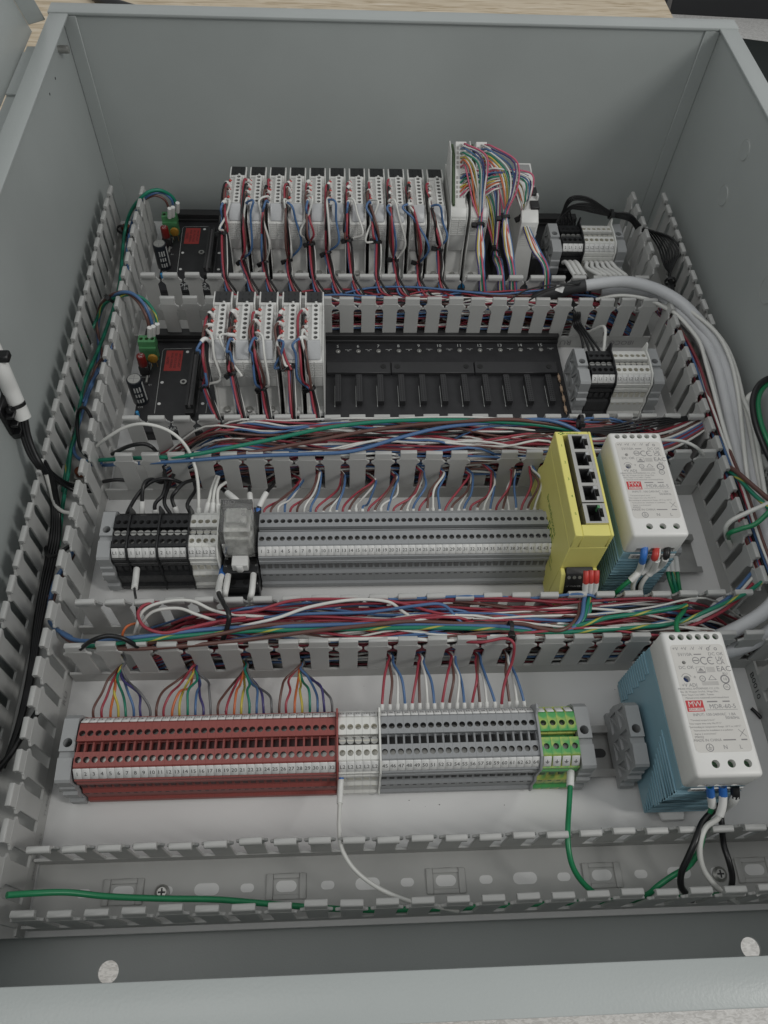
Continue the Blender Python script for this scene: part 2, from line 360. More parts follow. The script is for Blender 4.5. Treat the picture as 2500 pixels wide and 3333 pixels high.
wallpart('near_wall', XL - 1.6, XR + 1.6, YN - 1.6, YN, ZB, ZT - 2.3)
def lip(name, x0, x1, y0, y1, z1=ZT):
    q = MB(); q.box(x0, x1, y0, y1, ZT - 2.2, z1); return q.obj(name, GREYPAINT, enc, bevel=0.7, seg=2)
lip('left_lip', -277.5, -261, YN + 1, 422); lip('right_lip', 325, 341.5, YN + 1, 426)
lip('far_lip', -279, 343, 422.6, 440, ZT + .6); lip('near_lip', -279, 343, -326, -309)
for (nm_, x0, x1, y0, y1) in (('left_return', -277.5, -276, YN, 421), ('right_return', 340, 341.5, YN, 425), ('far_return', -279, 343, 438.6, 440), ('near_return', -279, 343, -326, -324.6)):
    q = MB(); q.box(x0, x1, y0, y1, ZT - 14, ZT - 2.25); q.obj(nm_, GREYPAINT, enc)
for (x0, x1) in ((XL + .2, XL + 12.5), (XR - 14, XR - .2)):
    q = MB(); q.box(x0, x1, YF - 1.8, YF - .1, ZB, ZT - 2.6); q.obj('corner_tab', GREYPAINT, enc, bevel=0.5, seg=1)
q = MB(); q.cyl((0, 0, 0), (9, 0, 0), 3.0, 14)
for k in range(6): q.cyl((1.2 + k * 1.25, 0, 0), (1.8 + k * 1.25, 0, 0), 3.3, 14)
p = WX(190, 160, XL); o = q.obj('threaded_stud', STEEL, enc); o.location = Vector((XL, p.y, p.z)) * S
kn = MB(); kn.cyl((0, 0, 0), (-0.5, 0, 0), 13.2, 40, r2=12.8)
kr = MB(); kr.tube([(0, 14.3 * math.cos(a), 14.3 * math.sin(a)) for a in [2 * math.pi * k / 40 for k in range(40)]], 0.22, 5, closed=True)
for (y, z, rr) in ((294.8, 115.3, .66), (293.7, 160.4, .62), (165.5, 116.7, .8)):
    o = kn.obj('knockout', GREYPAINT, enc); o.location = Vector((XR, y, z)) * S; o.scale = (1, rr, rr)
    o = kr.obj('knockout_groove', DUCTIN, enc); o.location = Vector((XR, y, z)) * S; o.scale = (1, rr, rr)
for uv in ((180, 255), (162, 306)):
    p = WX(*uv, XL); q = MB(); q.cyl((XL - .2, p.y, p.z), (XL + .12, p.y, p.z), 1.2, 10); q.obj('rivet_hole', HOLE, enc)
# the opened door, hinged on the left and standing up
dr = thing('enclosure_door', (-299, 0, 180), 'opened grey steel door standing up along the left edge of the enclosure', 'door')
a = math.atan2(0.27, 0.963)
def dobox(name, x0, x1, y0, y1, z0, z1):
    q = MB(); q.box(x0, x1, y0, y1, z0, z1); o = q.obj(name, GREYPAINT, dr, bevel=.6, seg=1); o.rotation_euler = (0, -a, 0); return o
dobox('skin', -1.6, 0, -312, 428, 0, 590); dobox('far_return', 0.1, 17, 427, 428.6, 6, 590); dobox('near_return', 0.1, 17, -312, -310.5, 6, 590)
q = MB(); q.box(.2, 16, -312, 403, -1.6, 0); q.obj('hinge_return', GREYPAINT, dr, bevel=.5, seg=1)
q = MB(); q.box(.5, 13, 322, 389, .2, 2.2); q.obj('hinge_plate', GREYPAINT, dr, bevel=.4, seg=1)

# ------------------------------------------------------------------ mounting panel
b = MB(); b.box(-261, 320, -277, 405, -3, 0); pan = b.obj('back_panel', PANELW, bevel=0.8, seg=2)
tag(pan, 'white painted steel mounting panel on the back of the enclosure', 'panel')
q = MB()
for k in range(34):
    x = random.uniform(-210, 270); y = random.choice((random.uniform(-232, -202), random.uniform(-150, -120), random.uniform(-75, -48), random.uniform(4, 38))); r = random.uniform(.12, .42)
    q.cyl((x, y, 0.0), (x + random.uniform(-.6, .6), y, .35), r, 5)
o = q.obj('swarf', INKGREY); tag(o, 'tiny dark specks of drilling swarf scattered on the white panel', 'swarf', kind='stuff')
for uv in ((270, 1552), (415, 760)):
    p = W(*uv, 4); t = thing('mounting_nut', (p.x, p.y, 0.1), 'hex nut with copper stud inside the left duct, ' + ('halfway down' if uv[1] > 1000 else 'near the far wall'), 'nut', 'panel mounting nuts')
    q = MB(); q.cyl((0, 0, 1.6), (0, 0, 2.6), 11, 24); q.obj('washer', STEEL, t)
    q = MB(); q.cyl((0, 0, 2.6), (0, 0, 8.5), 7.6, 6, smooth=False); q.obj('nut', STEEL, t, bevel=.6, seg=1)
    q = MB(); q.cyl((0, 0, 8.5), (0, 0, 13.5), 4.6, 16); q.obj('stud', BRONZE, t, bevel=.8, seg=2)

# ------------------------------------------------------------------ slotted wiring ducts
def finger_mesh():
    q = MB()
    def slab(outl, n0, n1):                      # outline in (s, z), thickness along y
        q.prism([(a, c) for a, c in outl], n0, n1, axis=1)
    stem = [(-6.4, 14), (6.4, 14), (6.4, 44.5), (7.2, 46.5), (9.2, 48.6), (9.4, 50.2), (8.6, 51), (7.4, 51.6), (6.9, 53.4), (-6.9, 53.4), (-7.4, 51.6), (-8.6, 51), (-9.4, 50.2), (-9.2, 48.6), (-7.2, 46.5), (-6.4, 44.5)]
    slab(stem, 0, 1.7)
    q.prism([(0.2, 52.2), (0.2, 54.6), (0.9, 56.4), (0.9, 58.8), (1.5, 59.6), (4.1, 59.4), (4.9, 58.5), (4.8, 54.8), (4.0, 54.4), (3.4, 56), (2.8, 56), (1.7, 53.6), (1.7, 52.2)], -6.5, 6.5, axis=0)
    return q.mesh('finger', DUCT, bevel=0.35, seg=1)
FM = finger_mesh(); FM.set_sharp_from_angle(angle=math.radians(35))
def duct(name, label, vertical, a0, a1, wl, wh, fl, fh, slots=False, skip=(), bent=()):
    """run from a0 to a1 along x (or y when vertical); walls at wl < wh across; fl / fh are lists of finger centres on each wall"""
    t = thing('wire_duct', (0, 0, 0.15), label, 'wire duct', 'grey slotted wiring ducts')
    q = MB()
    if vertical:
        q.box(wl, wh, a0, a1, 0, 1.6); q.box(wl, wl + 1.7, a0, a1, 1.6, 14); q.box(wh - 1.7, wh, a0, a1, 1.6, 14)
    else:
        q.box(a0, a1, wl, wh, 0, 1.6); q.box(a0, a1, wl, wl + 1.7, 1.6, 14); q.box(a0, a1, wh - 1.7, wh, 1.6, 14)
    q.obj('channel', DUCTIN, t)
    for side, lst in ((0, fl), (1, fh)):
        for k, c in enumerate(lst):
            o = bpy.data.objects.new('finger', FM); C.objects.link(o); o.parent = t
            lean = math.radians(random.gauss(0, 0.35)); dz = 0
            if (side, k) in bent: lean = math.radians(-9); dz = -4
            if vertical: o.location = Vector(((wl if side == 0 else wh), c, dz)) * S; rz = -math.pi / 2 if side == 0 else math.pi / 2
            else: o.location = Vector((c, (wl if side == 0 else wh), dz)) * S; rz = 0 if side == 0 else math.pi
            o.rotation_euler = Euler((lean, 0, rz + math.radians(random.gauss(0, .5))), 'XYZ')
            # lean is about the wall line: keep the foot in place
    return t
def run(a, n, step=20.0): return [a + step * k for k in range(n)]
V1 = duct('wire_duct', 'vertical grey slotted duct along the left wall of the enclosure', True, -277, 383, -256, -219.5, run(373.7, 33, -20), run(373.4, 33, -20))
V2a = duct('wire_duct', 'vertical grey slotted duct along the right wall of the enclosure', True, -277, 383, 276, 313.5, [374.5 - 20 * k for k in range(6)] + [213 - 20 * k for k in range(15)] + [-133 - 20 * k for k in range(7)], run(373.7, 33, -20))
H1 = duct('wire_duct', 'horizontal grey duct between the two module racks, farthest from the camera', False, -217.5, 275, 217.0, 253, run(-179.5, 23), run(-200.5, 24))
H2 = duct('wire_duct', 'horizontal grey duct between the near module rack and the long grey terminal row', False, -217.5, 275, 41.5, 84, run(-192.6, 24), run(-192.3, 24), bent=((0, 14),))
H3 = duct('wire_duct', 'horizontal grey duct full of wires between the grey terminal row and the red terminal row', False, -217.5, 290, -115.5, -78, run(-201.8, 25), run(-200.4, 24))
H4 = duct('wire_duct', 'horizontal grey duct at the near edge, almost empty, with slotted holes in its base', False, -217.5, 290, -273.5, -235, run(-201.8, 25), run(-200.0, 25))
# slotted holes of the near duct: they show the white panel below
q = MB(); emb = MB()
def oval(q, x, y, w, h, z, mi=0):
    n = 8; pts = [(x + (w / 2 - h / 2) + h / 2 * math.cos(t_), y + h / 2 * math.sin(t_)) for t_ in [-math.pi / 2 + math.pi * k / n for k in range(n + 1)]]
    pts += [(x - (w / 2 - h / 2) + h / 2 * math.cos(t_), y + h / 2 * math.sin(t_)) for t_ in [math.pi / 2 + math.pi * k / n for k in range(n + 1)]]
    q.prism(pts, z - .3, z + .05, mi, axis=2)
for k in range(-2, 6):
    x = -62.5 + 101 * k
    if x - 1 < -215 or x > 285: continue
    oval(q, x, -253.8, 13, 6.5, 1.65)
    e = MB(); e.box(x - 12.5, x - 8.2, -261.5, -246.5, 1.5, 3.4); e.box(x + 8.2, x + 12.5, -261.5, -246.5, 1.5, 3.4); e.box(x - 8.2, x + 8.2, -261.5, -258.5, 1.5, 2.8); e.box(x - 8.2, x + 8.2, -249.5, -246.5, 1.5, 2.8)
    e.obj('embossed_frame', DUCTIN, H4, bevel=.9, seg=2)
for k in range(-4, 15):
    x = -86.9 + 25.2 * k
    if (k - 1) % 4 == 0 or x < -210 or x > 285: continue
    big = (k + 1) % 4 == 0
    oval(q, x, -254, 15.5 if big else 8.5, 7 if big else 5, 1.65)
o = q.obj('slotted_hole', PANELW, H4)
def phillips(p, label, r=4.6, par=None):
    t = thing('panel_screw', p, label, 'screw', 'screws in the ducts') if par is None else par
    s = MB(); s.cyl((0, 0, 0), (0, 0, 1.2), r, 20); s.cyl((0, 0, 1.2), (0, 0, 2.4), r, 20, r2=r * .62); hd = s.obj('screw_head', STEEL, t)
    c = MB(); c.box(-r * .5, r * .5, -.5, .5, 2.3, 2.5); c.box(-.5, .5, -r * .5, r * .5, 2.3, 2.52); c.obj('cross_slot', HOLE, hd)
    if par is not None: hd.location = Vector(p) * S
    return t
phillips((-139.4, -255, 1.7), 'cross head screw in the base of the near duct, left end'); phillips((216.5, -255.8, 1.7), 'cross head screw in the base of the near duct behind the white wire, right end')
# makers' print on the ducts
ink = MB(); ink.text('IBOCO', (248, 216.6, 7), (-1, 0, 0), (0, 0, -1), 8); ink.text('T1.40x60', (222, 216.6, 7), (-1, 0, 0), (0, 0, -1), 6); ink.text('RU', (193, 216.6, 7), (-1, 0, 0), (0, 0, -1), 9)
ink.text('MADE IN ITALY', (150, 216.6, 7), (-1, 0, 0), (0, 0, -1), 5); ink.obj('duct_print', INKGREY, H1)
ink = MB(); ink.text('B0010', (275.7, -132, 7), (0, -1, 0), (0, 0, 1), 8); ink.obj('duct_print', INK, V2a)
ink = MB(); ink.text('RU', (-219.2, -131, 8.5), (0, 1, 0), (0, 0, 1), 8); ink.text('T1.40x60', (-219.2, -200, 5), (0, 1, 0), (0, 0, 1), 4.5); ink.text('MADE IN ITALY', (-219.2, -232, 5), (0, 1, 0), (0, 0, 1), 4.0); ink.obj('duct_print', INKGREY, V1)

# ------------------------------------------------------------------ DIN rails
def rail(yc, x0, x1, label):
    t = thing('din_rail', ((x0 + x1) / 2, yc, 0.1), label, 'rail', 'steel mounting rails'); h = (x1 - x0) / 2
    q = MB(); q.box(-h, h, -12.5, 12.5, 0, 1.0); q.box(-h, h, -13.5, -12.5, 0, 7.5); q.box(-h, h, 12.5, 13.5, 0, 7.5); q.box(-h, h, -17.5, -13.5, 6.5, 7.5); q.box(-h, h, 13.5, 17.5, 6.5, 7.5); q.obj('profile', RAIL, t)
    s = MB(); x = -h + 12
    while x < h - 10: oval(s, x, 0, 15, 6.2, 1.08); x += 25
    s.obj('slot', HOLE, t); return t
YM, YB, YR2, YR1 = -20.0, -176.2, 148.9, 323.6
rail(YM, -208, 262, 'steel rail under the long grey terminal row'); rail(YB, -212, 258, 'steel rail under the red terminal row, bare between the two grey end brackets')
rail(YR2, 180, 262, 'short steel rail at the right end of the near module rack'); rail(YR1, 180, 262, 'short steel rail at the right end of the far module rack')

# ------------------------------------------------------------------ terminal blocks
PW = 5.08
PROF = [(-24, 5), (-24, 9.5), (-22.3, 11), (-22.3, 23), (-20.4, 25), (-18.3, 33.6), (-20.2, 34.2), (-20.2, 37.8), (-18.8, 38.2), (-18.8, 39.4), (-19.9, 39.8), (-19.9, 43.2), (-18.4, 43.8), (-14.0, 49.2), (-13.2, 50.4), (-2.6, 51.4), (-2.6, 47.5), (-1.9, 47.0), (-1.9, 41), (1.2, 41), (1.2, 46.0), (2.0, 46.4), (2.0, 48.2), (1.4, 48.6), (1.4, 52), (13.4, 50.4), (14.6, 49.4), (18.4, 43.8), (19.9, 43.2), (19.9, 39.8), (18.8, 38), (18.3, 33.6), (20.4, 25), (22.3, 23), (22.3, 11), (24, 9.5), (24, 5)]
PROF2 = [{(-2.6, 51.4): (-4.4, 51.2), (-2.6, 47.5): (-4.4, 47), (-1.9, 47.0): (-4.2, 46.5), (-1.9, 41): (-4.2, 44), (1.2, 41): (2.0, 44), (1.2, 46.0): (2.0, 46.2), (2.0, 46.4): (2.6, 46.4), (2.0, 48.2): (2.6, 48.2), (1.4, 48.6): (2.2, 48.6), (1.4, 52): (2.2, 51.9)}.get(p, p) for p in PROF]
def term_mesh(wd, body, holecol, pocket=None):
    q = MB(); h = wd / 2; PROF_ = PROF if pocket is None else PROF2
    iA = PROF.index((-13.2, 50.4)); iB = PROF.index((1.4, 52))
    q.prism(PROF_, -h, h, 0, skip=(iA, iB))
    for (p0, p1), cv in (((PROF_[iA], PROF_[iA + 1]), -.3), ((PROF_[iB], PROF_[iB + 1]), -.6)):
        a = Vector((0, *p0)); c = Vector((0, *p1)); v = (c - a); L = v.length; v.normalize(); u = Vector((1, 0, 0)); nn = u.cross(v)
        q.hole((a + c) / 2, u, v, nn, h, L / 2, 0, cv, 1.95, 4.2, 0, 1, 2)
    q.box(-1.2, 1.2, -22.42, -22.2, 20.2, 22, 1)                      # release slot
    for yy in (-19.2, 19.2): q.prism([(yy - .9, 27.5), (yy + .9, 27.5), (yy + .5, 32.5), (yy - .5, 32.5)], -1.6, 1.6, 1)
    if pocket == 2:
        for s_ in (-1, 1): q.box(s_ * h - (.55 if s_ > 0 else 0), s_ * h + (.55 if s_ < 0 else 0), -4.3, 2.1, 43.9, 49.2)
        q.box(-h + .55, h - .55, -4.1, 1.9, 44.02, 44.2, 1)
    if pocket == 1:
        q.cyl((0, -1.1, 44), (0, -1.1, 49.6), 2.3, 14, 3); q.box(-2.1, 2.1, -1.45, -.75, 49.5, 49.72, 1)
    return q.mesh('terminal_body', [body, holecol, STEEL if body is not TWHITE else TWHITE, STEEL])
HG = mat('terminal_screw_pocket_grey', (0.12, 0.12, 0.122), 0.5); HR = mat('terminal_screw_pocket_red', (0.06, 0.02, 0.02), 0.5); HW = mat('terminal_screw_pocket_ivory', (0.60, 0.58, 0.50), 0.5); HGR = mat('terminal_screw_pocket_green', (0.06, 0.12, 0.05), 0.5)
BODY = {'grey': term_mesh(PW - .1, TGREY, HG), 'red': term_mesh(PW - .1, TRED, HR, 2), 'grey row': term_mesh(PW - .1, TGREY, mat('terminal_pocket_dark', (0.035, 0.035, 0.036), 0.6), 2), 'black': term_mesh(PW - .1, TBLACK, HOLE, 1), 'white': term_mesh(PW - .1, TWHITE, HW, 1), 'green': term_mesh(6.0, TGY, HGR)}
def marker_mesh(wd, lo=(-18.9, 44.2), hi=(-14.2, 50.0), th=0.9):
    q = MB(); a = Vector((0, *lo)); c = Vector((0, *hi)); v = (c - a).normalized(); nn = Vector((1, 0, 0)).cross(v)
    h = wd / 2; vs = []
    for k in (0, 1):
        for p in (a, c):
            for x in (-h, h): vs.append(Vector((x, 0, 0)) + p + nn * (th * k - .35))
    q.add(vs, [(0, 1, 3, 2), (4, 6, 7, 5), (0, 4, 5, 1), (2, 3, 7, 6), (0, 2, 6, 4), (1, 5, 7, 3)])
    return q.mesh('marker', [MARK], bevel=.3, seg=1), (a + c) / 2 + nn * (th - .35 + .06), v
MKM, MKC, MKV = marker_mesh(4.98); MKG, _, _ = marker_mesh(5.2)
MKB, MKBC, MKBV = marker_mesh(4.75, (14.4, 50.3), (18.4, 45.2), .9)
NUMM = {}
def num_mesh(s, back=False):
    if (s, back) not in NUMM:
        q = MB()
        if back: q.text(s, MKBC, (1, 0, 0), MKBV, 2.7)
        else: q.text(s, MKC, (1, 0, 0), MKV, 3.7)
        NUMM[(s, back)] = q.mesh('printed_number', INK)
    return NUMM[(s, back)]
gm = MB(); gm.box(-.2, .2, 0, 1.5, 0, .05)
def ground_symbol():
    q = MB(); u = Vector((1, 0, 0)); v = MKV; c = MKC
    def bar(x0, x1, y0, y1): q.add([c + u * x + v * y for x, y in ((x0, y0), (x1, y0), (x1, y1), (x0, y1))], [(0, 1, 2, 3)])
    bar(-.22, .22, -.2, 1.4); bar(-1.3, 1.3, -.35, .05); bar(-.85, .85, -.9, -.55); bar(-.4, .4, -1.4, -1.1); return q.mesh('ground_symbol', INK)
GSY = ground_symbol()
def terminal(kind, x, yc, text, label, group, back=None, z=0):
    t = thing('terminal_block', (x, yc, z), label, 'terminal block', group)
    inst('body', BODY[kind], t); m = inst('marker', MKG if kind == 'green' else MKM, t)
    inst('printed_number' if text != 'gnd' else 'ground_symbol', num_mesh(text) if text != 'gnd' else GSY, m)
    if back:
        m2 = inst('marker', MKB, t)
        if back != 'blank': inst('printed_number', num_mesh(back, True), m2)
    return t
CPROF = [(-25, 4.5), (-25, 11), (-23.4, 12), (-23.4, 24), (-21.2, 27), (-21.2, 44.5), (-14.6, 52), (-3, 53.2), (3, 53.6), (12, 53), (14.5, 57.5), (17.5, 57.5), (21.2, 44.5), (21.2, 27), (23.4, 24), (23.4, 12), (25, 11), (25, 4.5)]
def plate(x, yc, col, label, group='terminal partition plates', th=1.3, prof=CPROF):
    q = MB(); q.prism(prof, -th / 2, th / 2); o = q.obj('partition_plate', col, bevel=.25, seg=1); o.location = Vector((x, yc, 0)) * S; return tag(o, label, 'partition plate', group)
BPROF = [(-25, 5), (-25, 12), (-23, 13), (-23, 20), (-24.5, 21), (-24.5, 28), (-22.5, 29), (-22.5, 35), (-21.5, 36), (-21.5, 46), (-20, 47.5), (-7, 49), (-7, 47), (-3, 47), (-3, 49.5), (17.5, 49.5), (21, 45), (24.5, 28), (24.5, 20), (23, 19), (23, 12), (25, 11), (25, 5)]
def bracket_mesh(wd=9.2):
    q = MB(); q.prism(BPROF, -wd / 2, wd / 2); ob = q.obj('end_bracket', BRACKET)
    c = MB(); c.cyl((0, 2.2, 30), (0, 2.2, 60), 2.9, 24)
    for (y0, y1, z0, z1) in ((-20, -8, 32, 43), (-20, -12, 14, 29), (-9, 3, 14, 24), (7, 19, 33, 45), (-6, 4, 28, 44), (8, 20, 16, 29)):
        for s_ in (-1, 1):
            # triangular lattice pockets in both cheeks
            x0, x1 = (-wd, -wd / 2 + 1.6) if s_ < 0 else (wd / 2 - 1.6, wd); m_ = 1.1
            c.prism([(y0, z0), (y1 - m_, z0), (y0, z1 - m_)], x0, x1); c.prism([(y1, z1), (y0 + m_, z1), (y1, z0 + m_)], x0, x1)
    boolean_cut(ob, c); me = ob.data; me.name = 'end_bracket'; me.polygons.foreach_set('use_smooth', [False] * len(me.polygons)); me.update(); bpy.data.objects.remove(ob); return me
BRM = bracket_mesh()
def bracket(x, yc, label):
    t = thing('end_bracket', (x, yc, 0), label, 'end bracket', 'grey rail end brackets')
    inst('body', BRM, t); q = MB(); q.cyl((0, 2.2, 31), (0, 2.2, 33.5), 2.6, 16); q.box(-2.2, 2.2, 1.9, 2.5, 33.4, 33.6); q.obj('clamp_screw', STEEL, t); return t
# middle row
x0 = W(386, 1698, 51).x; xk = []
bracket(x0 - 8.2, YM, 'grey end bracket left of the black L1 terminals in the middle row')
lab10 = ['L1', 'L1', '1', 'L1', '1', 'L1', '2', 'L1', '2', 'L1']; x = x0
for i, s_ in enumerate(lab10):
    if i in (2, 6): plate(x - PW / 2 + .75, YM, TBLACK, 'black partition plate in the black terminal group, ' + ('first from the left' if i == 2 else 'middle one')); x += 1.5
    terminal('black', x, YM, s_, ORD[i] + ' black terminal block from the left bracket in the middle row, marked ' + s_, 'black terminals in the middle row'); xk.append(x); x += PW
plate(x - PW / 2 + .75, YM, TBLACK, 'black partition plate between the black and the white middle row terminals')
xw0 = W(631, 1696, 51).x; xw = [xw0 + PW * i for i in range(4)]
for i in range(4): terminal('white', xw[i], YM, 'L2', ORD[i] + ' white L2 terminal block right of the black ones in the middle row', 'white terminals in the middle row')
plate(xw[3] + PW / 2 + .8, YM, TWHITE, 'white partition plate between the last white terminal and the relay')
xg0 = W(856, 1692, 51).x - .2; xg1 = W(1868, 1676, 51).x; pg = (W(1632 / 1.659 + 800, 1300 + 627 / 1.659, 51).x - xg0) / 43; xg = [xg0 + pg * i for i in range(44)]
for i in range(44): terminal('grey', xg[i], YM, str(i + 1), word(i + 1) + ' grey terminal block from the relay in the long middle row, printed %d' % (i + 1), 'grey terminals in the middle row')
plate(xg[43] + PW / 2 + .9, YM, TGREY, 'grey end plate between terminal 44 and the yellow switch', th=1.6)
# near row
xr0 = W(268, 2388, 51).x; pr_ = (W(1080, 2366, 51).x - xr0) / 31; xr = [xr0 + pr_ * i for i in range(32)]
bracket(xr0 - 8.6, YB, 'grey end bracket at the left end of the red terminal row')
for i in range(32): terminal('red', xr[i], YB, str(i + 1), word(i + 1) + ' red terminal block from the left bracket in the near row, printed %d' % (i + 1), 'red terminals in the near row', back=str(i + 1))
plate(xr[31] + PW / 2 + .9, YB, TRED, 'red end plate between red terminal 32 and the white terminals')
xv0 = W(1114, 2361, 51).x; xv = [xv0 + PW * i for i in range(5)]
for i in range(5): terminal('white', xv[i], YB, 'L2', ORD[i] + ' white L2 terminal block right of the red row', 'white terminals in the near row', back='L2')
plate(xv[4] + PW / 2 + .9, YB, TWHITE, 'white plate between the near white terminals and grey terminal 45')
xh0 = W(1249.6, 2356, 51).x; xh1 = W(1730.6, 2349, 51).x; xh = [xh0 + (xh1 - xh0) / 19 * i for i in range(20)]
for i in range(20): terminal('grey row', xh[i], YB, str(45 + i), word(i + 1) + ' grey terminal block right of the white ones in the near row, printed %d' % (45 + i), 'grey terminals in the near row', back=str(45 + i))
plate(xh[19] + PW / 2 + .9, YB, TGREY, 'grey end plate between terminal 64 and the green and yellow earth terminals', th=1.6)
xe0 = W(1767, 2344, 51).x; xe = [xe0 + 6.1 * i for i in range(4)]
for i in range(4): terminal('green', xe[i], YB, 'gnd', ORD[i] + ' green and yellow earth terminal from grey terminal 64', 'green and yellow earth terminals', back='blank')
bracket(xe[3] + 8.2, YB, 'grey end bracket right of the green and yellow earth terminals'); bracket(W(2072, 2380, 49).x, YB, 'grey end bracket standing against the near blue power supply')
bracket(216, YM, 'grey end bracket right of the far blue power supply'); bracket(224.5, YM, 'second grey end bracket right of the far blue power supply')
# the two short groups beside the racks
def small_group(yc, hb, first_w, nm, blabels):
    xb0 = hb; bracket(xb0 - 8.4, yc, 'grey end bracket left of the black terminals beside the %s module rack' % nm); xs = []
    for i in range(4): terminal('black', xb0 + PW * i, yc, blabels[i], ORD[i] + ' black terminal block beside the %s module rack, marked ' % nm + blabels[i], 'black terminals beside the %s rack' % nm); xs.append(xb0 + PW * i)
    plate(xb0 + 4 * PW - PW / 2 + .75, yc, TBLACK, 'black partition plate beside the %s module rack' % nm)
    xw_ = xb0 + 4 * PW + 1.5
    for i in range(6): terminal('white', xw_ + PW * i, yc, 'L2', ORD[i] + ' white L2 terminal block beside the %s module rack' % nm, 'white terminals beside the %s rack' % nm); xs.append(xw_ + PW * i)
    plate(xw_ + 6 * PW - PW / 2 + .9, yc, TWHITE, 'white end plate of the terminals beside the %s module rack' % nm)
    bracket(xw_ + 6 * PW + 4.5, yc, 'grey end bracket right of the white terminals beside the %s module rack' % nm); return xs
xs2 = small_group(YR2, W(1924, 1159, 51).x, 0, 'near', ['2', 'L1', '2', 'L1'])
xs1 = small_group(YR1, W(1831, 746, 51).x, 0, 'far', ['2', 'L1', '2', 'L1'])
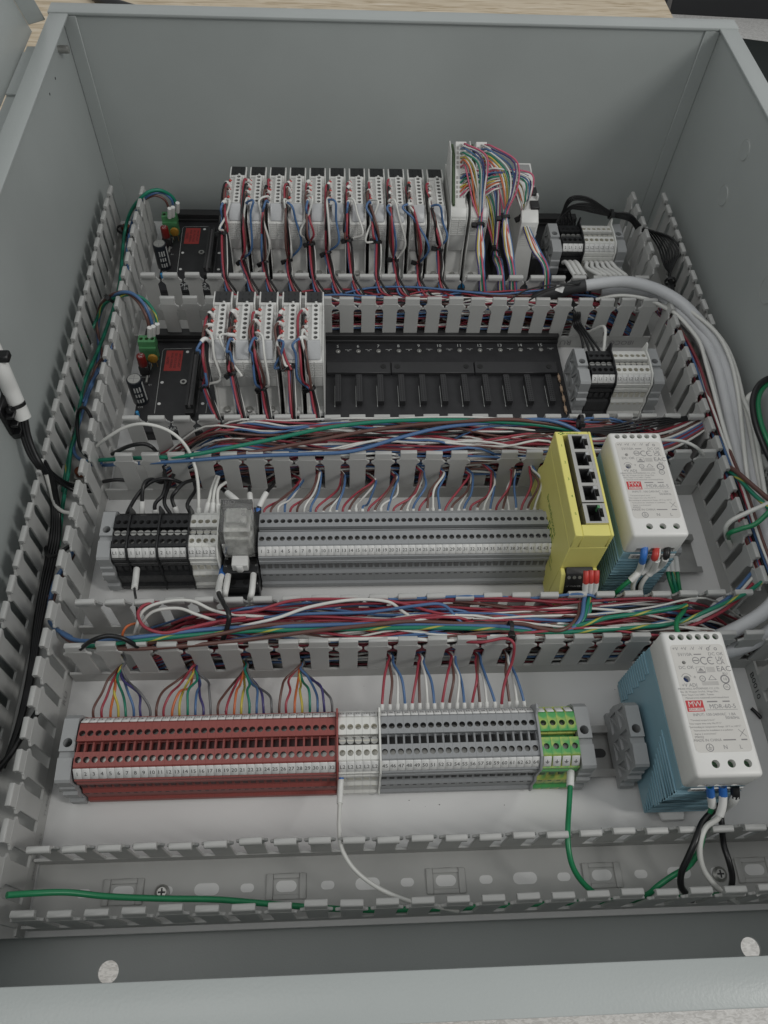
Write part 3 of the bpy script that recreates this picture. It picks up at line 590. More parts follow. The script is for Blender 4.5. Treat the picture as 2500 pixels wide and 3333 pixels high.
# ------------------------------------------------------------------ module racks
YF2, YF1 = 125.5, 303.5
DY = YF1 - YF2
ZBD = 11.0
conn_px = [1100.6 + (1527 - 105) / 2.074 / 10 * i for i in range(11)]
conn_x = [W(u_, 1221 - 0.55 * i, 20).x for i, u_ in enumerate(conn_px)]
slot_pitch = (conn_x[10] - conn_x[0]) / 10
mod_x = [conn_x[0] - slot_pitch * (5 - i) for i in range(5)]
def rack(dy, x1, far):
    nm = 'far' if far else 'near'
    t = thing('module_rack', (0, dy, 0.1), 'black %s rack with a red sticker, ' % nm + ('hidden under its row of white modules' if far else 'most slots empty and numbered'), 'rack', 'module racks')
    q = MB(); q.box(-207, x1, 104, 222, 0, 8); q.box(-207, x1, 213, 222, 8, 19); q.box(-207, x1, 211, 213, 8, 14); q.obj('tray', BLKP, t, bevel=.5, seg=1)
    q = MB(); q.box(-206, x1 - 1, 105, 210.8, 8.1, ZBD); q.obj('circuit_board', BOARD, t)
    pr = MB()                                            # white print on the board
    z = ZBD + .06
    def line(pts, wd=.35):
        for p, r in zip(pts, pts[1:]):
            p = Vector((*p, z)); r = Vector((*r, z)); d = (r - p).normalized(); n = Vector((-d.y, d.x, 0)) * wd / 2
            pr.add([p - n, r - n, r + n, p + n], [(0, 1, 2, 3)])
    P = lambda u_, v_: tuple(W(u_, v_, ZBD))[:2]
    line([P(503, 1346), P(530, 1142), P(536, 1136), P(625, 1134)]); line([P(670, 1345), P(690, 1200)])
    line([P(456, 1228), P(486, 1228), P(494, 1182), P(480, 1182)], .3)
    pr.text('OPTO 22', (-172, 112.6, z), (1, 0, 0), (0, 1, 0), 7); pr.text('SNAP-PDSRACK16', (-160, 107.4, z), (1, 0, 0), (0, 1, 0), 5); pr.text('C19', (*P(457, 1326), z), (1, 0, 0), (0, 1, 0), 2.6); pr.text('D1', (*P(489, 1253), z), (1, 0, 0), (0, 1, 0), 2.4)
    # red sticker
    c4 = [W(542.7, 1141, ZBD), W(597, 1141, ZBD), W(589.5, 1209, ZBD), W(530.7, 1207, ZBD)]; ctr = sum(c4, Vector()) / 4
    s = MB(); hx = (c4[1].x - c4[0].x) / 2; hy = (c4[0].y - c4[3].y) / 2; s.box(ctr.x - hx, ctr.x + hx, ctr.y - hy, ctr.y + hy, ZBD, ZBD + .15); st = s.obj('warning_sticker', REDL, t)
    tx = MB()
    for k, w_ in enumerate(('IMPORTANT', 'SEE VOLTAGE', 'AND WIRING', 'NOTES')): tx.text(w_, (ctr.x + hx * .68 - k * hx * .46, ctr.y, ZBD + .22), (0, -1, 0), (1, 0, 0), 3.1)
    tx.obj('sticker_print', INK, st)
    for uv in ((610.6, 1145.6), (527.7, 1245), (518, 1314.4), (659.7, 1314), (663, 1245)): p = W(*uv, ZBD); d = MB(); d.cyl((p.x, p.y, ZBD), (p.x, p.y, ZBD + .1), 1.5, 12); d.obj('mounting_hole', MARK, t)
    p = W(597.6, 1245, ZBD); e = MB(); e.cyl((p.x, p.y, ZBD), (p.x, p.y, ZBD + 1.2), 3.0, 18); e.obj('eyelet', STEEL, t); e = MB(); e.cyl((p.x, p.y, ZBD + 1.2), (p.x, p.y, ZBD + 1.3), 1.5, 14); e.obj('eyelet_hole', HOLE, t)
    # long edge connector
    a = W(637, 1145, 22); c = W(626, 1318, 22); q = MB(); q.box(a.x - 3.4, a.x - 1.2, c.y, a.y, ZBD, 22); q.box(a.x + 1.2, a.x + 3.4, c.y, a.y, ZBD, 22); q.box(a.x - 1.2, a.x + 1.2, c.y, a.y, ZBD, 17); q.box(a.x - 3.6, a.x + 3.6, c.y - 5, c.y - .2, ZBD, 17)
    co = q.obj('edge_connector', BLKP, t); k = MB(); y = c.y + 1
    while y < a.y - 1: k.box(a.x - 1.15, a.x + 1.15, y, y + .5, 17, 20.5); k.box(a.x + 4.6, a.x + 5.2, y, y + .6, ZBD, ZBD + .12); y += 1.5
    k.obj('contact_row', INKGREY, co)
    # electrolytic capacitor
    p = W(459.5, 1304, ZBD); q = MB(); q.cyl((p.x, p.y, ZBD), (p.x, p.y, 39), 6.6, 28); cp = q.obj('capacitor', mat('capacitor_sleeve', (0.010, 0.013, 0.018), 0.3), t, bevel=.8, seg=2)
    q = MB(); q.cyl((p.x, p.y, 39), (p.x, p.y, 39.3), 5.4, 24); q.obj('capacitor_top', STEEL, cp); q = MB(); q.box(p.x - 4.2, p.x + 4.2, p.y - .25, p.y + .25, 39.3, 39.36); q.box(p.x - .25, p.x + .25, p.y - 4.2, p.y + 4.2, 39.3, 39.37); q.obj('vent_score', INKGREY, cp)
    q = MB()
    for (a0, wd) in ((-.25, .16), (-.9, .1), (-1.25, .1), (-1.6, .1)):
        for (z0, z1) in (((14, 37),) if a0 == -.25 else ((15, 19.5), (22, 26), (28, 34))):
            n = 3
            for j in range(n):
                t0 = a0 - wd + 2 * wd * j / n; t1 = a0 - wd + 2 * wd * (j + .8) / n; r = 6.68
                q.add([(p.x + r * math.cos(t0), p.y + r * math.sin(t0), z0), (p.x + r * math.cos(t1), p.y + r * math.sin(t1), z0), (p.x + r * math.cos(t1), p.y + r * math.sin(t1), z1), (p.x + r * math.cos(t0), p.y + r * math.sin(t0), z1)], [(0, 1, 2, 3)])
    q.obj('capacitor_print', INKW, cp)
    # plug-in fuse, disc capacitor, small blue capacitor, diode
    p = W(464, 1180, 24); q = MB(); q.box(p.x - 4.2, p.x + 4.2, p.y - 3.5, p.y + 3.5, ZBD, 21); fz = q.obj('fuse_holder', BLKP, t, bevel=.5, seg=1)
    q = MB(); q.cyl((p.x, p.y, 21), (p.x, p.y, 33), 4.2, 16, r2=3.8); q.obj('fuse', mat('red_fuse_body', (0.16, 0.014, 0.012), 0.3), fz, bevel=.9, seg=2); q = MB(); q.text('7.5', (p.x, p.y - .2, 33.1), (0, -1, 0), (1, 0, 0), 4.2); q.obj('fuse_rating', INKW, fz)
    p = W(496, 1162, 24); q = MB(); q.cyl((p.x, p.y - 1.3, 22), (p.x, p.y + 1.3, 22), 4.4, 18); q.box(p.x - 2.6, p.x - 2.2, p.y - .2, p.y + .2, ZBD, 19); q.box(p.x + 2.2, p.x + 2.6, p.y - .2, p.y + .2, ZBD, 19); q.obj('disc_capacitor', mat('ochre_disc', (0.40, 0.21, 0.03), 0.35), t, bevel=.7, seg=2)
    p = W(447, 1345, 16); q = MB(); q.cyl((p.x, p.y, 12), (p.x, p.y, 18), 1.5, 10); q.obj('blue_capacitor', mat('blue_bead', (0.04, 0.24, 0.48), 0.35), t, bevel=.6, seg=2)
    p = W(478, 1235, 13); q = MB(); q.cyl((p.x, p.y - 4, 13), (p.x, p.y + 4, 13), 1.1, 10); q.obj('diode', STEEL, t)
    # three pole plug
    a = W(452, 1097, 31); c = W(507, 1094, 31); wdt = c.x - a.x; g = thing_part = MB(); yb = a.y
    q = MB(); q.box(a.x, c.x, yb - 9, yb - 2, ZBD, 22); q.box(a.x, c.x, yb - 9.5, yb + 1.5, 22, 26)
    for k in range(3): q.hole((a.x + wdt * (k + .5) / 3, yb - 3.2, 32), (1, 0, 0), (0, 1, 0), (0, 0, 1), wdt / 6, 4.3, 0, 0, 1.7, 4, 0, 1, 1)
    q.prism([(yb - 7.5, 26), (yb + 1.1, 26), (yb + 1.1, 32), (yb - 7.5, 32)], a.x, c.x, 0, skip=(2,))
    q.obj('plug', [GRN, HGR], t); q = MB()
    if not far:
        # the empty half: numbered slots, clamp strips, module connectors
        for i in range(11):
            pp = W(1050 + (105 + 136.8 * i) / 2.074, 1050 + (197 - 1.2 * i) / 2.074, ZBD); e = MB(); e.cyl((pp.x, pp.y, ZBD), (pp.x, pp.y, ZBD + .7), 2.2, 16); e.cyl((pp.x, pp.y, ZBD + .7), (pp.x, pp.y, ZBD + 1.1), 1.3, 12, r2=.9); e.obj('slot_screw', STEEL, t)
            n = W(1050 + (103 + 136.3 * i) / 2.074, 1050 + (162 - 1.0 * i) / 2.074, ZBD); pr.text(str(5 + i), (n.x, n.y, z), (1, 0, 0), (0, 1, 0), 5.0)
            hx_ = pp.x + slot_pitch / 2; line([(hx_ - 3, pp.y + 2.4), (hx_ - .5, pp.y + 2.4), (hx_ - .5, pp.y + .4)]); line([(hx_ + 3, pp.y + 2.4), (hx_ + .5, pp.y + 2.4), (hx_ + .5, pp.y + .4)])
            cx = conn_x[i]; h = MB(); h.box(cx - 2.5, cx + 2.5, 133.5, 165.5, ZBD, 17); hc = h.obj('slot_connector', mat('black_header_plastic', (0.032, 0.032, 0.034), 0.5), t); pn = MB()
            for r in range(13):
                for cc in (-1.1, 1.1): pn.box(cx + cc - .42, cx + cc + .42, 135 + r * 2.4 - .42, 135 + r * 2.4 + .42, 17.02, 17.06)
            pn.obj('pin_hole', mat('pin_hole_black', (0.002, 0.002, 0.002), 0.9), hc)
            line([(cx - 3.1, 132), (cx - 3.1, 157)], .45)
        for (u0, u1, sc) in ((1063, 1270, (410,)), (1273, 1540, (505, 970)), (1543, 1810, (1063, 1527))):
            p0 = W(u0, 1178 - (u0 - 1063) * .003, 15); p1 = W(u1, 1211, 15); q = MB(); q.box(p0.x, W(u1, 1176, 15).x, W(u0, 1213, 15).y, p0.y, ZBD, 15); cl = q.obj('clamp_strip', mat('black_header_plastic', (0.032, 0.032, 0.034), 0.5), t, bevel=.5, seg=1)
            for s_ in sc:
                sp = W(1050 + s_ / 2.074, 1050 + 297 / 2.074, 15); e = MB(); e.cyl((sp.x, sp.y, 15), (sp.x, sp.y, 15.5), 2.5, 16); e.cyl((sp.x, sp.y, 15.5), (sp.x, sp.y, 15.6), 1.2, 4); e.obj('strip_screw', mat('blackened_screw', (0.05, 0.05, 0.05), 0.3, metal=.8), cl)
        for uv in ((1597, 375), (1613, 450), (1628, 515), (1640, 585)):
            p = W(1050 + uv[0] / 2.074, 1050 + uv[1] / 2.074, 13); r = MB(); r.cyl((p.x, p.y - 3, 13), (p.x, p.y + 3, 13), 1.3, 10); r.cyl((p.x, p.y - 6, 13), (p.x, p.y + 6, 13), .35, 6); r.obj('resistor', mat('tan_resistor', (0.45, 0.32, 0.22), 0.45), t)
    # row of little parts along the near edge, seen through the duct slots
    for k in range(14):
        x = -140 + 23.5 * k
        if x > x1 - 6: break
        kind = k % 3; e = MB()
        if kind == 0: e.box(x - 3.2, x + 3.2, 111, 113.5, ZBD, 16.5); e.obj('ochre_capacitor', mat('ochre_disc', (0.40, 0.21, 0.03), 0.35), t, bevel=.6, seg=1)
        elif kind == 1: e.cyl((x, 112, ZBD), (x, 112, 17), 1.4, 8); e.cyl((x + 4, 112, ZBD), (x + 4, 112, 17), 1.4, 8); e.obj('blue_capacitor', mat('blue_bead', (0.04, 0.24, 0.48), 0.35), t)
        else: e.cyl((x, 110, ZBD), (x, 110, ZBD + .8), 2.4, 14); e.obj('eyelet', STEEL, t)
    pr.obj('board_print', INKW, t)
    return t
R2 = rack(0, 183.5, False); R1 = rack(DY, 232, True)

# ------------------------------------------------------------------ plug-in modules
def make_module():
    t = bpy.data.objects.new('io_module', None); C.objects.link(t); t.empty_display_size = .005
    hw = 7.9
    side = [(-6, 12), (-6, 19), (-4.5, 20.5), (0, 44), (0, 75), (8, 79.5), (56, 79.5), (57, 84.5), (72.5, 84.5), (74, 83), (74, 12)]
    q = MB()
    for s_ in (-1, 1): q.prism(side, s_ * hw, s_ * (hw - 1.1))
    body = [(-5, 12), (-5, 17), (1, 18.5), (4.5, 44), (.6, 45), (.6, 74.6), (8.4, 78.5), (56.5, 78.5), (57.5, 83.6), (73, 83.6), (73.5, 12)]
    q.prism(body, -hw + 1.1, hw - 1.1); q.obj('housing', MODW, t, bevel=.3, seg=1)
    r = MB()
    for k in range(9):
        z = 56.5 + k * 2.05
        for (a, c) in ((-6.8, -.4), (.4, 6.8)): r.box(a, c, -.15, .7, z, z + 1.2)
    r.box(-.15, .15, .3, .62, 45, 56.5); r.obj('grip_rib', MODW, t)
    l = MB(); l.box(-6.3, 6.3, 60.2, 72.4, 83.4, 84.7); lb = l.obj('label_window', mat('dark_label_window', (0.02, 0.021, 0.022), 0.35), t)
    tx = MB()
    for s_, (a, c) in {'1': (-2.6, 68.8), '3': (2.6, 68.8), '2': (-2.6, 62.6), '4': (2.6, 62.6)}.items(): tx.text(s_, (a, c, 84.76), (1, 0, 0), (0, 1, 0), 3.4)
    tx.obj('channel_number', mat('label_number_ink', (0.001, 0.001, 0.001), 0.8), lb)
    c = MB(); x0, x1, y0 = -1.6, 4.6, 12.5; xc = (x0 + x1) / 2
    for k in range(8): c.hole((xc, y0 + 5.3 * k + 2.65, 87.5), (1, 0, 0), (0, 1, 0), (0, 0, 1), (x1 - x0) / 2, 2.65, 0, 0, 1.75, 3, 0, 1, 1)
    y1 = y0 + 42.4; c.prism([(y0, 78), (y0, 87.5), (y1, 87.5), (y1, 78)], x0, x1, 0, skip=(1,)); c.prism([(y0 + .2, 78), (y0 + .2, 84), (y1, 84), (y1, 78)], x0 - 4.6, x0 - .02)
    c.cyl((xc, y1 - .5, 86.4), (xc, y1 + 3.4, 85.4), 1.3, 10)
    c.obj('connector', [MODW, mat('connector_screw_well', (0.30, 0.30, 0.29), 0.4, noise=.3)], t)
    g = MB(); g.prism([(y0 - .05, 79.3), (y0 - .05, 87.3), (y0 - 1.6, 86.8), (1.2, 76.6), (1.2, 75.6)], x0 - 3.6, x1 + .8); g.obj('connector_end', MODGL, t, bevel=.4, seg=1)
    w_ = MB(); w_.prism([(y0 + 4, 76), (y0 + 4, 81.5), (y0 + 30, 81.5), (y0 + 30, 76)], -hw - .9, -hw + 1); w_.obj('side_latch', MODW, t, bevel=.4, seg=1)
    f = MB()
    for k in (.6, 2.4, 4.6, 6, 7.2): f.cyl((x0 - 3.6, y0 + 5.3 * k, 82.5), (x0 - 6.4, y0 + 5.3 * k + .5, 84.5), 1.35, 8)
    f.obj('red_ferrule', REDF, t)
    s = MB(); s.cyl((0, -2.6, 18.2), (0, -2.6, 19.6), 3.1, 18); s.cyl((0, -2.6, 19.6), (0, -2.6, 20.3), 3.1, 18, r2=1.8); s.obj('hold_down_screw', STEEL, t)
    return t
proto = make_module()
mx2 = mod_x; row1_first = WY(764, 715, YF1).x; row1_last = WY(1430, 715, YF1).x; mx1 = [row1_first + (row1_last - row1_first) / 10 * i for i in range(11)]
MODS = []
for i in range(5):
    o = proto if i == 0 else dup(proto, (0, 0, 0)); o.location = Vector((mx2[i], YF2, 0)) * S; MODS.append(o)
    tag(o, ORD[i] + ' white module from the left in the near rack, dark numbered window on top', 'input module', 'white modules in the near rack')
for i in range(11):
    o = dup(proto, (mx1[i], YF1, 0)); MODS.append(o); tag(o, ORD[i] + ' white module from the left in the far rack, wires on its left side', 'input module', 'white modules in the far rack')
p1 = (row1_last - row1_first) / 10
def tall_module(x, label):
    t = thing('thermocouple_module', (x, YF1, 0), label, 'input module', 'tall white modules with fanned wires')
    hw = 8.2; q = MB(); side = [(-6, 12), (-6, 19), (0, 44), (0, 84), (6, 90), (74, 90), (74, 12)]
    for s_ in (-1, 1): q.prism(side, s_ * hw, s_ * (hw - 1.1))
    q.prism([(-5, 12), (-5, 17), (1, 18.5), (4.5, 44), (.6, 45), (.6, 83), (6, 89), (73.5, 89), (73.5, 12)], -hw + 1.1, hw - 1.1); q.obj('housing', MODW, t, bevel=.3, seg=1)
    r = MB()
    for k in range(9):
        for (a, c) in ((-6.8, -.4), (.4, 6.8)): r.box(a, c, -.15, .7, 63 + k * 2.05, 64.2 + k * 2.05)
    r.obj('grip_rib', MODW, t)
    b_ = MB(); b_.prism([(8, 88), (8, 92), (44, 118), (62, 118), (62, 88)], -6.6, -4.6); b_.obj('circuit_board', mat('green_circuit_board', (0.05, 0.085, 0.035), 0.5), t)
    b_ = MB(); b_.prism([(10, 88), (48, 119), (66, 119), (66, 88)], -hw, -hw + 1.2); b_.obj('side_cover', MODW, t, bevel=.3, seg=1)
    h = MB(); h.prism([(6, 84), (12, 92.5), (50, 128), (56, 122), (56, 90)], -4.4, 5.6); h.obj('header', MODW, t, bevel=.3, seg=1)
    k = MB(); d = Vector((0, 38, 35.5)).normalized(); u = Vector((1, 0, 0)); n = u.cross(d)
    for blk in (0, 1):
        for j in range(5):
            for cc in (-2.2, 1.0, 4.2):
                c = Vector((cc - .2, 12, 92.5)) + d * (3.5 + blk * 26 + j * 4.2) + n * .08; k.add([c + u * a * 1.1 + d * e * 1.3 for a, e in ((-1, -1), (1, -1), (1, 1), (-1, 1))], [(0, 1, 2, 3)])
    k.obj('wire_entry', mat('wire_entry_shade', (0.35, 0.34, 0.33), 0.6), t)
    s = MB(); s.cyl((0, -2.6, 18.2), (0, -2.6, 20), 3.1, 18, r2=2); s.obj('hold_down_screw', STEEL, t)
    return t
TM1 = row1_last + p1 * .98; TM2 = TM1 + p1
tall_module(TM1, 'tall white module with a green edged board right of the eleventh far module'); tall_module(TM2, 'tall white module next to the one with the green edged board')
# brain module at the right end of the far rack
bx = WY(1690, 880, YF1).x
t = thing('controller_module', (bx, YF1, 0), 'white controller module with black network sockets at the right end of the far rack', 'controller')
q = MB(); q.prism([(-6, 12), (-6, 19), (0, 44), (0, 78), (10, 84), (74, 92), (74, 12)], -8.2, 8.2); q.obj('housing', MODW, t, bevel=.5, seg=1)
r = MB()
for k in range(10): r.box(-6.5, 6.5, -.15, .3, 52 + k * 2.2, 53.3 + k * 2.2)
r.obj('grip_rib', MODW, t)
for (y, z) in ((16, 85.2), (34, 87.3)): q = MB(); q.box(1, 9.2, y - 5, y + 6, z - 7, z + 1.6); q.obj('network_socket', BLKP, t, bevel=.4, seg=1)
q = MB(); q.box(-6, 6, 60, 71, 90, 92.3); q.obj('label_window', mat('grey_label', (0.3, 0.3, 0.3), 0.4), t)
q = MB(); q.box(7.6, 9.6, 24, 29, 80, 90); q.obj('latch', MODW, t, bevel=.4, seg=1)
t = thing('backplane_connector', ((TM2 + bx) / 2 + 2, YF1, ZBD), 'black open slot connector between the tall modules and the controller', 'connector', 'open slot connectors in the far rack')
q = MB(); q.box(-3.5, 3.5, 4, 44, 0, 22); q.obj('body', BLKP, t, bevel=.4, seg=1); q = MB()
for k in range(14): q.box(-2.4, 2.4, 6 + k * 2.7, 7 + k * 2.7, 22, 22.2)
q.obj('pin_row', INKGREY, t)
t = dup(t, (bx + 15, YF1, ZBD)); t['label'] = 'black open slot connector right of the controller at the end of the far rack'
b = MB(); b.box(WY(1730, 760, 385).x, 186, 372, 392, 0.2, 14); o = b.obj('cover_block', PANELW, bevel=.6, seg=1); tag(o, 'white block on the panel between the controller and the far terminals', 'block')

# ------------------------------------------------------------------ power supplies
def make_psu():
    t = bpy.data.objects.new('power_supply', None); C.objects.link(t); t.empty_display_size = .01
    hx, hy = 19.7, 44.5
    q = MB(); q.box(-hx, hx, -hy, hy, 79, 103); cap = q.obj('front_cover', PSUW, t, bevel=2.6, seg=3)
    fx = lambda f: -hx + f * 2 * hx; fy = lambda f: hy - f * 2 * hy
    cut = MB(); holes = [(fx(.16 + .14 * k), fy(.048), 2.0) for k in range(6)] + [(fx(a), fy(.918), 2.35) for a in (.325, .56, .80)] + [(fx(.245), fy(.235), 1.2), (fx(.225), fy(.352), 2.1)]
    for (x, y, r) in holes: cut.cyl((x, y, 96), (x, y, 110), r, 20)
    for a in (.28, .54, .80): cut.box(fx(a) - 3.2, fx(a) + 3.2, -hy - 4, -hy + 5, 80.5, 86)
    boolean_cut(cap, cut); cap.data.set_sharp_from_angle(angle=math.radians(30))
    gs = mat('green_terminal_screw', (0.05, 0.11, 0.055), 0.35, metal=.5)
    for k, (x, y, r) in enumerate(holes):
        s = MB(); s.cyl((x, y, 95.8), (x, y, 99.6), r * .93, 14); s.obj('trim_pot' if k == 10 else ('status_lamp' if k == 9 else 'terminal_screw'), mat('blue_trim_pot', (0.03, 0.06, 0.2), 0.3) if k == 10 else (HOLE if k == 9 else gs), t)
        if k < 9: s2 = MB(); s2.box(x - r * .8, x + r * .8, y - .3, y + .3, 99.6, 99.75); s2.obj('screw_slot', HOLE, t)
    q = MB(); q.box(-hx + .5, hx - .5, -hy + .6, hy - .6, 9, 78.9)
    for k in range(14):
        z = 13 + k * 4.2; L = 5 + k * 2.5
        q.box(-hx - .2, hx + .2, -hy - .3, -hy + 1, z, z + 2.3)
        for s_ in (-1, 1):
            a, c = (-hx - .2, -hx + .6) if s_ < 0 else (hx - .6, hx + .2)
            q.box(a, c, -hy - .3, -hy + L, z, z + 2.3); q.box(a, c, hy - 14 - (k % 3), hy - .3, z, z + 2.3)
        q.box(-hx - .2, hx + .2, hy - 1, hy + .3, z, z + 2.3)
    body = q.obj('finned_body', PSUB, t, bevel=.25, seg=1)
    q = MB(); q.box(-hx + 6, hx - 1.5, -hy - .55, -hy + .2, 72.4, 77.6); bl = q.obj('barcode_label', MARK, t); q = MB()
    for k in range(26):
        if random.random() < .75: q.box(-hx + 7.5 + k * .85, -hx + 7.5 + k * .85 + random.choice((.3, .5)), -hy - .6, -hy - .56, 73.2, 77)
    q.obj('barcode', INK, bl)
    q = MB(); q.prism([(-7.5 + 9 * 0, -hy - 4.5), (7.5, -hy - 4.5), (9, -hy + 2), (-9, -hy + 2)], 6, 8.4, axis=2); q.obj('rail_release', MARK, t, bevel=.6, seg=1)
    lab = MB(); n = 8; x0, x1, y0, y1, r = fx(.085), fx(.93), fy(.845), fy(.105), 2.6; pts = []
    for (cx, cy, a0) in ((x1 - r, y1 - r, 0), (x0 + r, y1 - r, 90), (x0 + r, y0 + r, 180), (x1 - r, y0 + r, 270)):
        pts += [(cx + r * math.cos(math.radians(a0 + 90 * k / 5)), cy + r * math.sin(math.radians(a0 + 90 * k / 5))) for k in range(6)]
    lab.prism(pts, 103, 103.12, axis=2)
    lo = lab.obj('front_label', PSUL, t); cut = MB()
    for (x, y, r) in holes[9:]: cut.cyl((x, y, 102), (x, y, 105), r, 20)
    boolean_cut(lo, cut)
    ink = MB(); Zt = 103.18; u, v = (1, 0, 0), (0, 1, 0)
    def T(s_, f, g, size, m=0): ink.text(s_, (fx(f), fy(g), Zt + (.04 if m >= 2 else 0) + (.05 if m == 2 else 0)), u, v, size * (.80 if len(s_) > 20 else .92), m)
    def bar(f0, f1, g0, g1, m=0): ink.add([(fx(f0), fy(g0), Zt), (fx(f1), fy(g0), Zt), (fx(f1), fy(g1), Zt), (fx(f0), fy(g1), Zt)], [(3, 2, 1, 0)], m)
    def ringo(f, g, r, wd=.22, m=0, a0=0, a1=360):
        n = 26; vs = []
        for k in range(n + 1):
            a = math.radians(a0 + (a1 - a0) * k / n)
            for rr in (r - wd, r + wd): vs.append((fx(f) + rr * math.cos(a), fy(g) + rr * math.sin(a), Zt))
        ink.add(vs, [(2 * k, 2 * k + 2, 2 * k + 3, 2 * k + 1) for k in range(n)], m)
    for k, s_ in enumerate(('+V', '+V', '-V', '-V')): T(s_, .16 + .135 * k, .135, 3.5)
    ringo(.68, .14, .8); ringo(.80, .14, .8); ink.add([(fx(.69), fy(.132), Zt), (fx(.735), fy(.112), Zt), (fx(.74), fy(.115), Zt), (fx(.695), fy(.136), Zt)], [(0, 1, 2, 3)])
    T('5V/10A', .29, .178, 3.2); T('DC OK', .78, .178, 3.2); bar(.43, .55, .174, .182, 1)
    ringo(.44, .222, 2.0); bar(.40, .48, .219, .226)
    for f in (.57, .68): ringo(f, .225, 2.2, .3, 0, 55, 305)
    bar(.64, .68, .223, .227); T('UK', .82, .213, 4); T('CA', .82, .240, 4); T('DC OK', .26, .272, 3.2); T('EAC', .84, .287, 5.2); T('RU', .84, .322, 2.6)
    for (a0, a1, b0, b1) in ((.41, .55, .268, .27), (.41, .55, .312, .314), (.41, .415, .268, .314), (.545, .55, .268, .314), (.42, .54, .302, .310)): bar(a0, a1, b0, b1)
    ink.add([(fx(.435), fy(.297), Zt), (fx(.525), fy(.297), Zt), (fx(.48), fy(.275), Zt)], [(0, 1, 2)], 1)
    for k in range(5): bar(.57, .70, .272 + k * .008, .2745 + k * .008, 1)
    ringo(.225, .350, 3.1, .14, 0, 20, 160); T('+', .355, .342, 3.6)
    ringo(.47, .352, 1.7); T('UL', .47, .352, 1.7); ringo(.815, .36, 2.4, .4); T('10', .815, .36, 2.7)
    for a, c in (((.56, .362), (.68, .362)), ((.56, .362), (.62, .33)), ((.68, .362), (.62, .33))):
        A = Vector((fx(a[0]), fy(a[1]), Zt)); B = Vector((fx(c[0]), fy(c[1]), Zt)); d = (B - A).normalized(); nn = Vector((-d.y, d.x, 0)) * .16; ink.add([A - nn, B - nn, B + nn, A + nn], [(0, 1, 2, 3)])
    for k in range(4): bar(.44, .70, .375 + k * .007, .3775 + k * .007, 1)
    T('+V ADJ', .24, .397, 3.3); ringo(.81, .413, 1.9); T('UL', .81, .413, 1.9)
    T('MEAN WELL ENTERPRISES CO.,LTD.', .37, .422, 2.0); T('No. 28, Wuquan 3rd Rd., Wugu Dist.,', .37, .443, 1.9); T('New Taipei City 24891, Taiwan', .33, .464, 1.9); T('Manual:www.meanwell.com/manual.html', .46, .485, 2.0)
    bar(.11, .375, .502, .578, 2)
    T('MW', .245, .528, 5.0, 3); ink.add([(fx(.135), fy(.572), Zt + .04), (fx(.36), fy(.572), Zt + .04), (fx(.36), fy(.553), Zt + .04), (fx(.135), fy(.553), Zt + .04)], [(0, 1, 2, 3)], 3); T('MEAN WELL', .245, .5625, 1.9, 2); T('MDR-60-5', .66, .547, 4.1); bar(.41, .88, .567, .5695); bar(.44, .60, .508, .517, 1); bar(.68, .79, .508, .517, 1)
    T('INPUT: 100-240VAC  1.8A', .50, .60, 2.9); T('50/60Hz', .76, .624, 2.7)
    for k, s_ in enumerate(('"Terminal torque 5 Lb-in"', '"Use copper wire only, Min.75\u00b0C"', '"Surrounding air temperature Range: -20\u00b0C to +60\u00b0C"', '"Instructions for installation in a pollution', 'degree 2 environment"')): T(s_, (.30, .33, .46, .42, .29)[k], .636 + k * .0225, 1.75, 1)
    T('MW02', .185, .747, 2.1, 1); T('MADE IN CHINA', .30, .768, 2.4, 1); bar(.53, .72, .764, .772, 1); bar(.80, .89, .764, .773)
    for sx in (-1, 1):
        A = Vector((fx(.845 - sx * .05), fy(.70), Zt)); B = Vector((fx(.845 + sx * .05), fy(.748), Zt)); d = (B - A).normalized(); nn = Vector((-d.y, d.x, 0)) * .14; ink.add([A - nn, B - nn, B + nn, A + nn], [(0, 1, 2, 3)])
    ringo(.30, .815, 2.1); bar(.295, .305, .797, .815); bar(.265, .335, .815, .819); bar(.28, .32, .824, .828); T('N', .535, .815, 3.6); T('L', .765, .815, 3.6)
    ink.obj('label_print', [INKGREY, mat('fine_print_ink', (0.25, 0.24, 0.24), .6), LOGORED, PSUL], lo)
    return t
PA = make_psu(); PA.location = Vector((189.6, -15.8, 0)) * S; tag(PA, 'white and blue power supply right of the yellow switch, red and blue ferrules below', 'power supply', 'white and blue power supplies')
PB = dup(PA, (191.8, -174.2, 0)); PB['label'] = 'white and blue power supply in the near row, standing against a lone grey bracket'

# ------------------------------------------------------------------ yellow network switch
sx0, sx1 = 130.2, 156.8
sw = thing('network_switch', ((sx0 + sx1) / 2, -20, 0), 'yellow five port network switch between the grey terminal row and a power supply', 'network switch')
ox = (sx0 + sx1) / 2; oy = -20
def L(b): return Matrix.Translation(Vector((-ox, -oy, 0)))
q = MB(); ya, yb = -60.5, 28.5
e_ = .03; q.box(sx0, sx1, ya, yb, 20, 88 - e_); q.box(sx0, sx0 + 5.5 - e_, ya, yb, 88, 104); q.box(sx1 - 2.2 + e_, sx1, ya, yb, 88, 104); q.box(sx0 + 5.5, sx1 - 2.2, ya, ya + 9, 88, 104); q.box(sx0 + 5.5, sx1 - 2.2, yb - 3.5, yb, 88, 104)
fl = [(ya - e_, 20.5), (ya - e_, 60), (-66, 60), (-74, 46), (-74, 30), (-70, 20.5)]; q.prism(fl, sx0, sx0 + 3.2); q.prism(fl, sx1 - 3.2, sx1)
q.prism([(28.53, 20.5), (28.53, 64), (34, 52), (34, 20.5)], sx0, sx1)
q.box(sx0 + 1.5, sx1 - 1.5, -64, 30, 5, 20 - e_)
q.obj('body', YEL, sw, bevel=.5, seg=1, T=L(0))
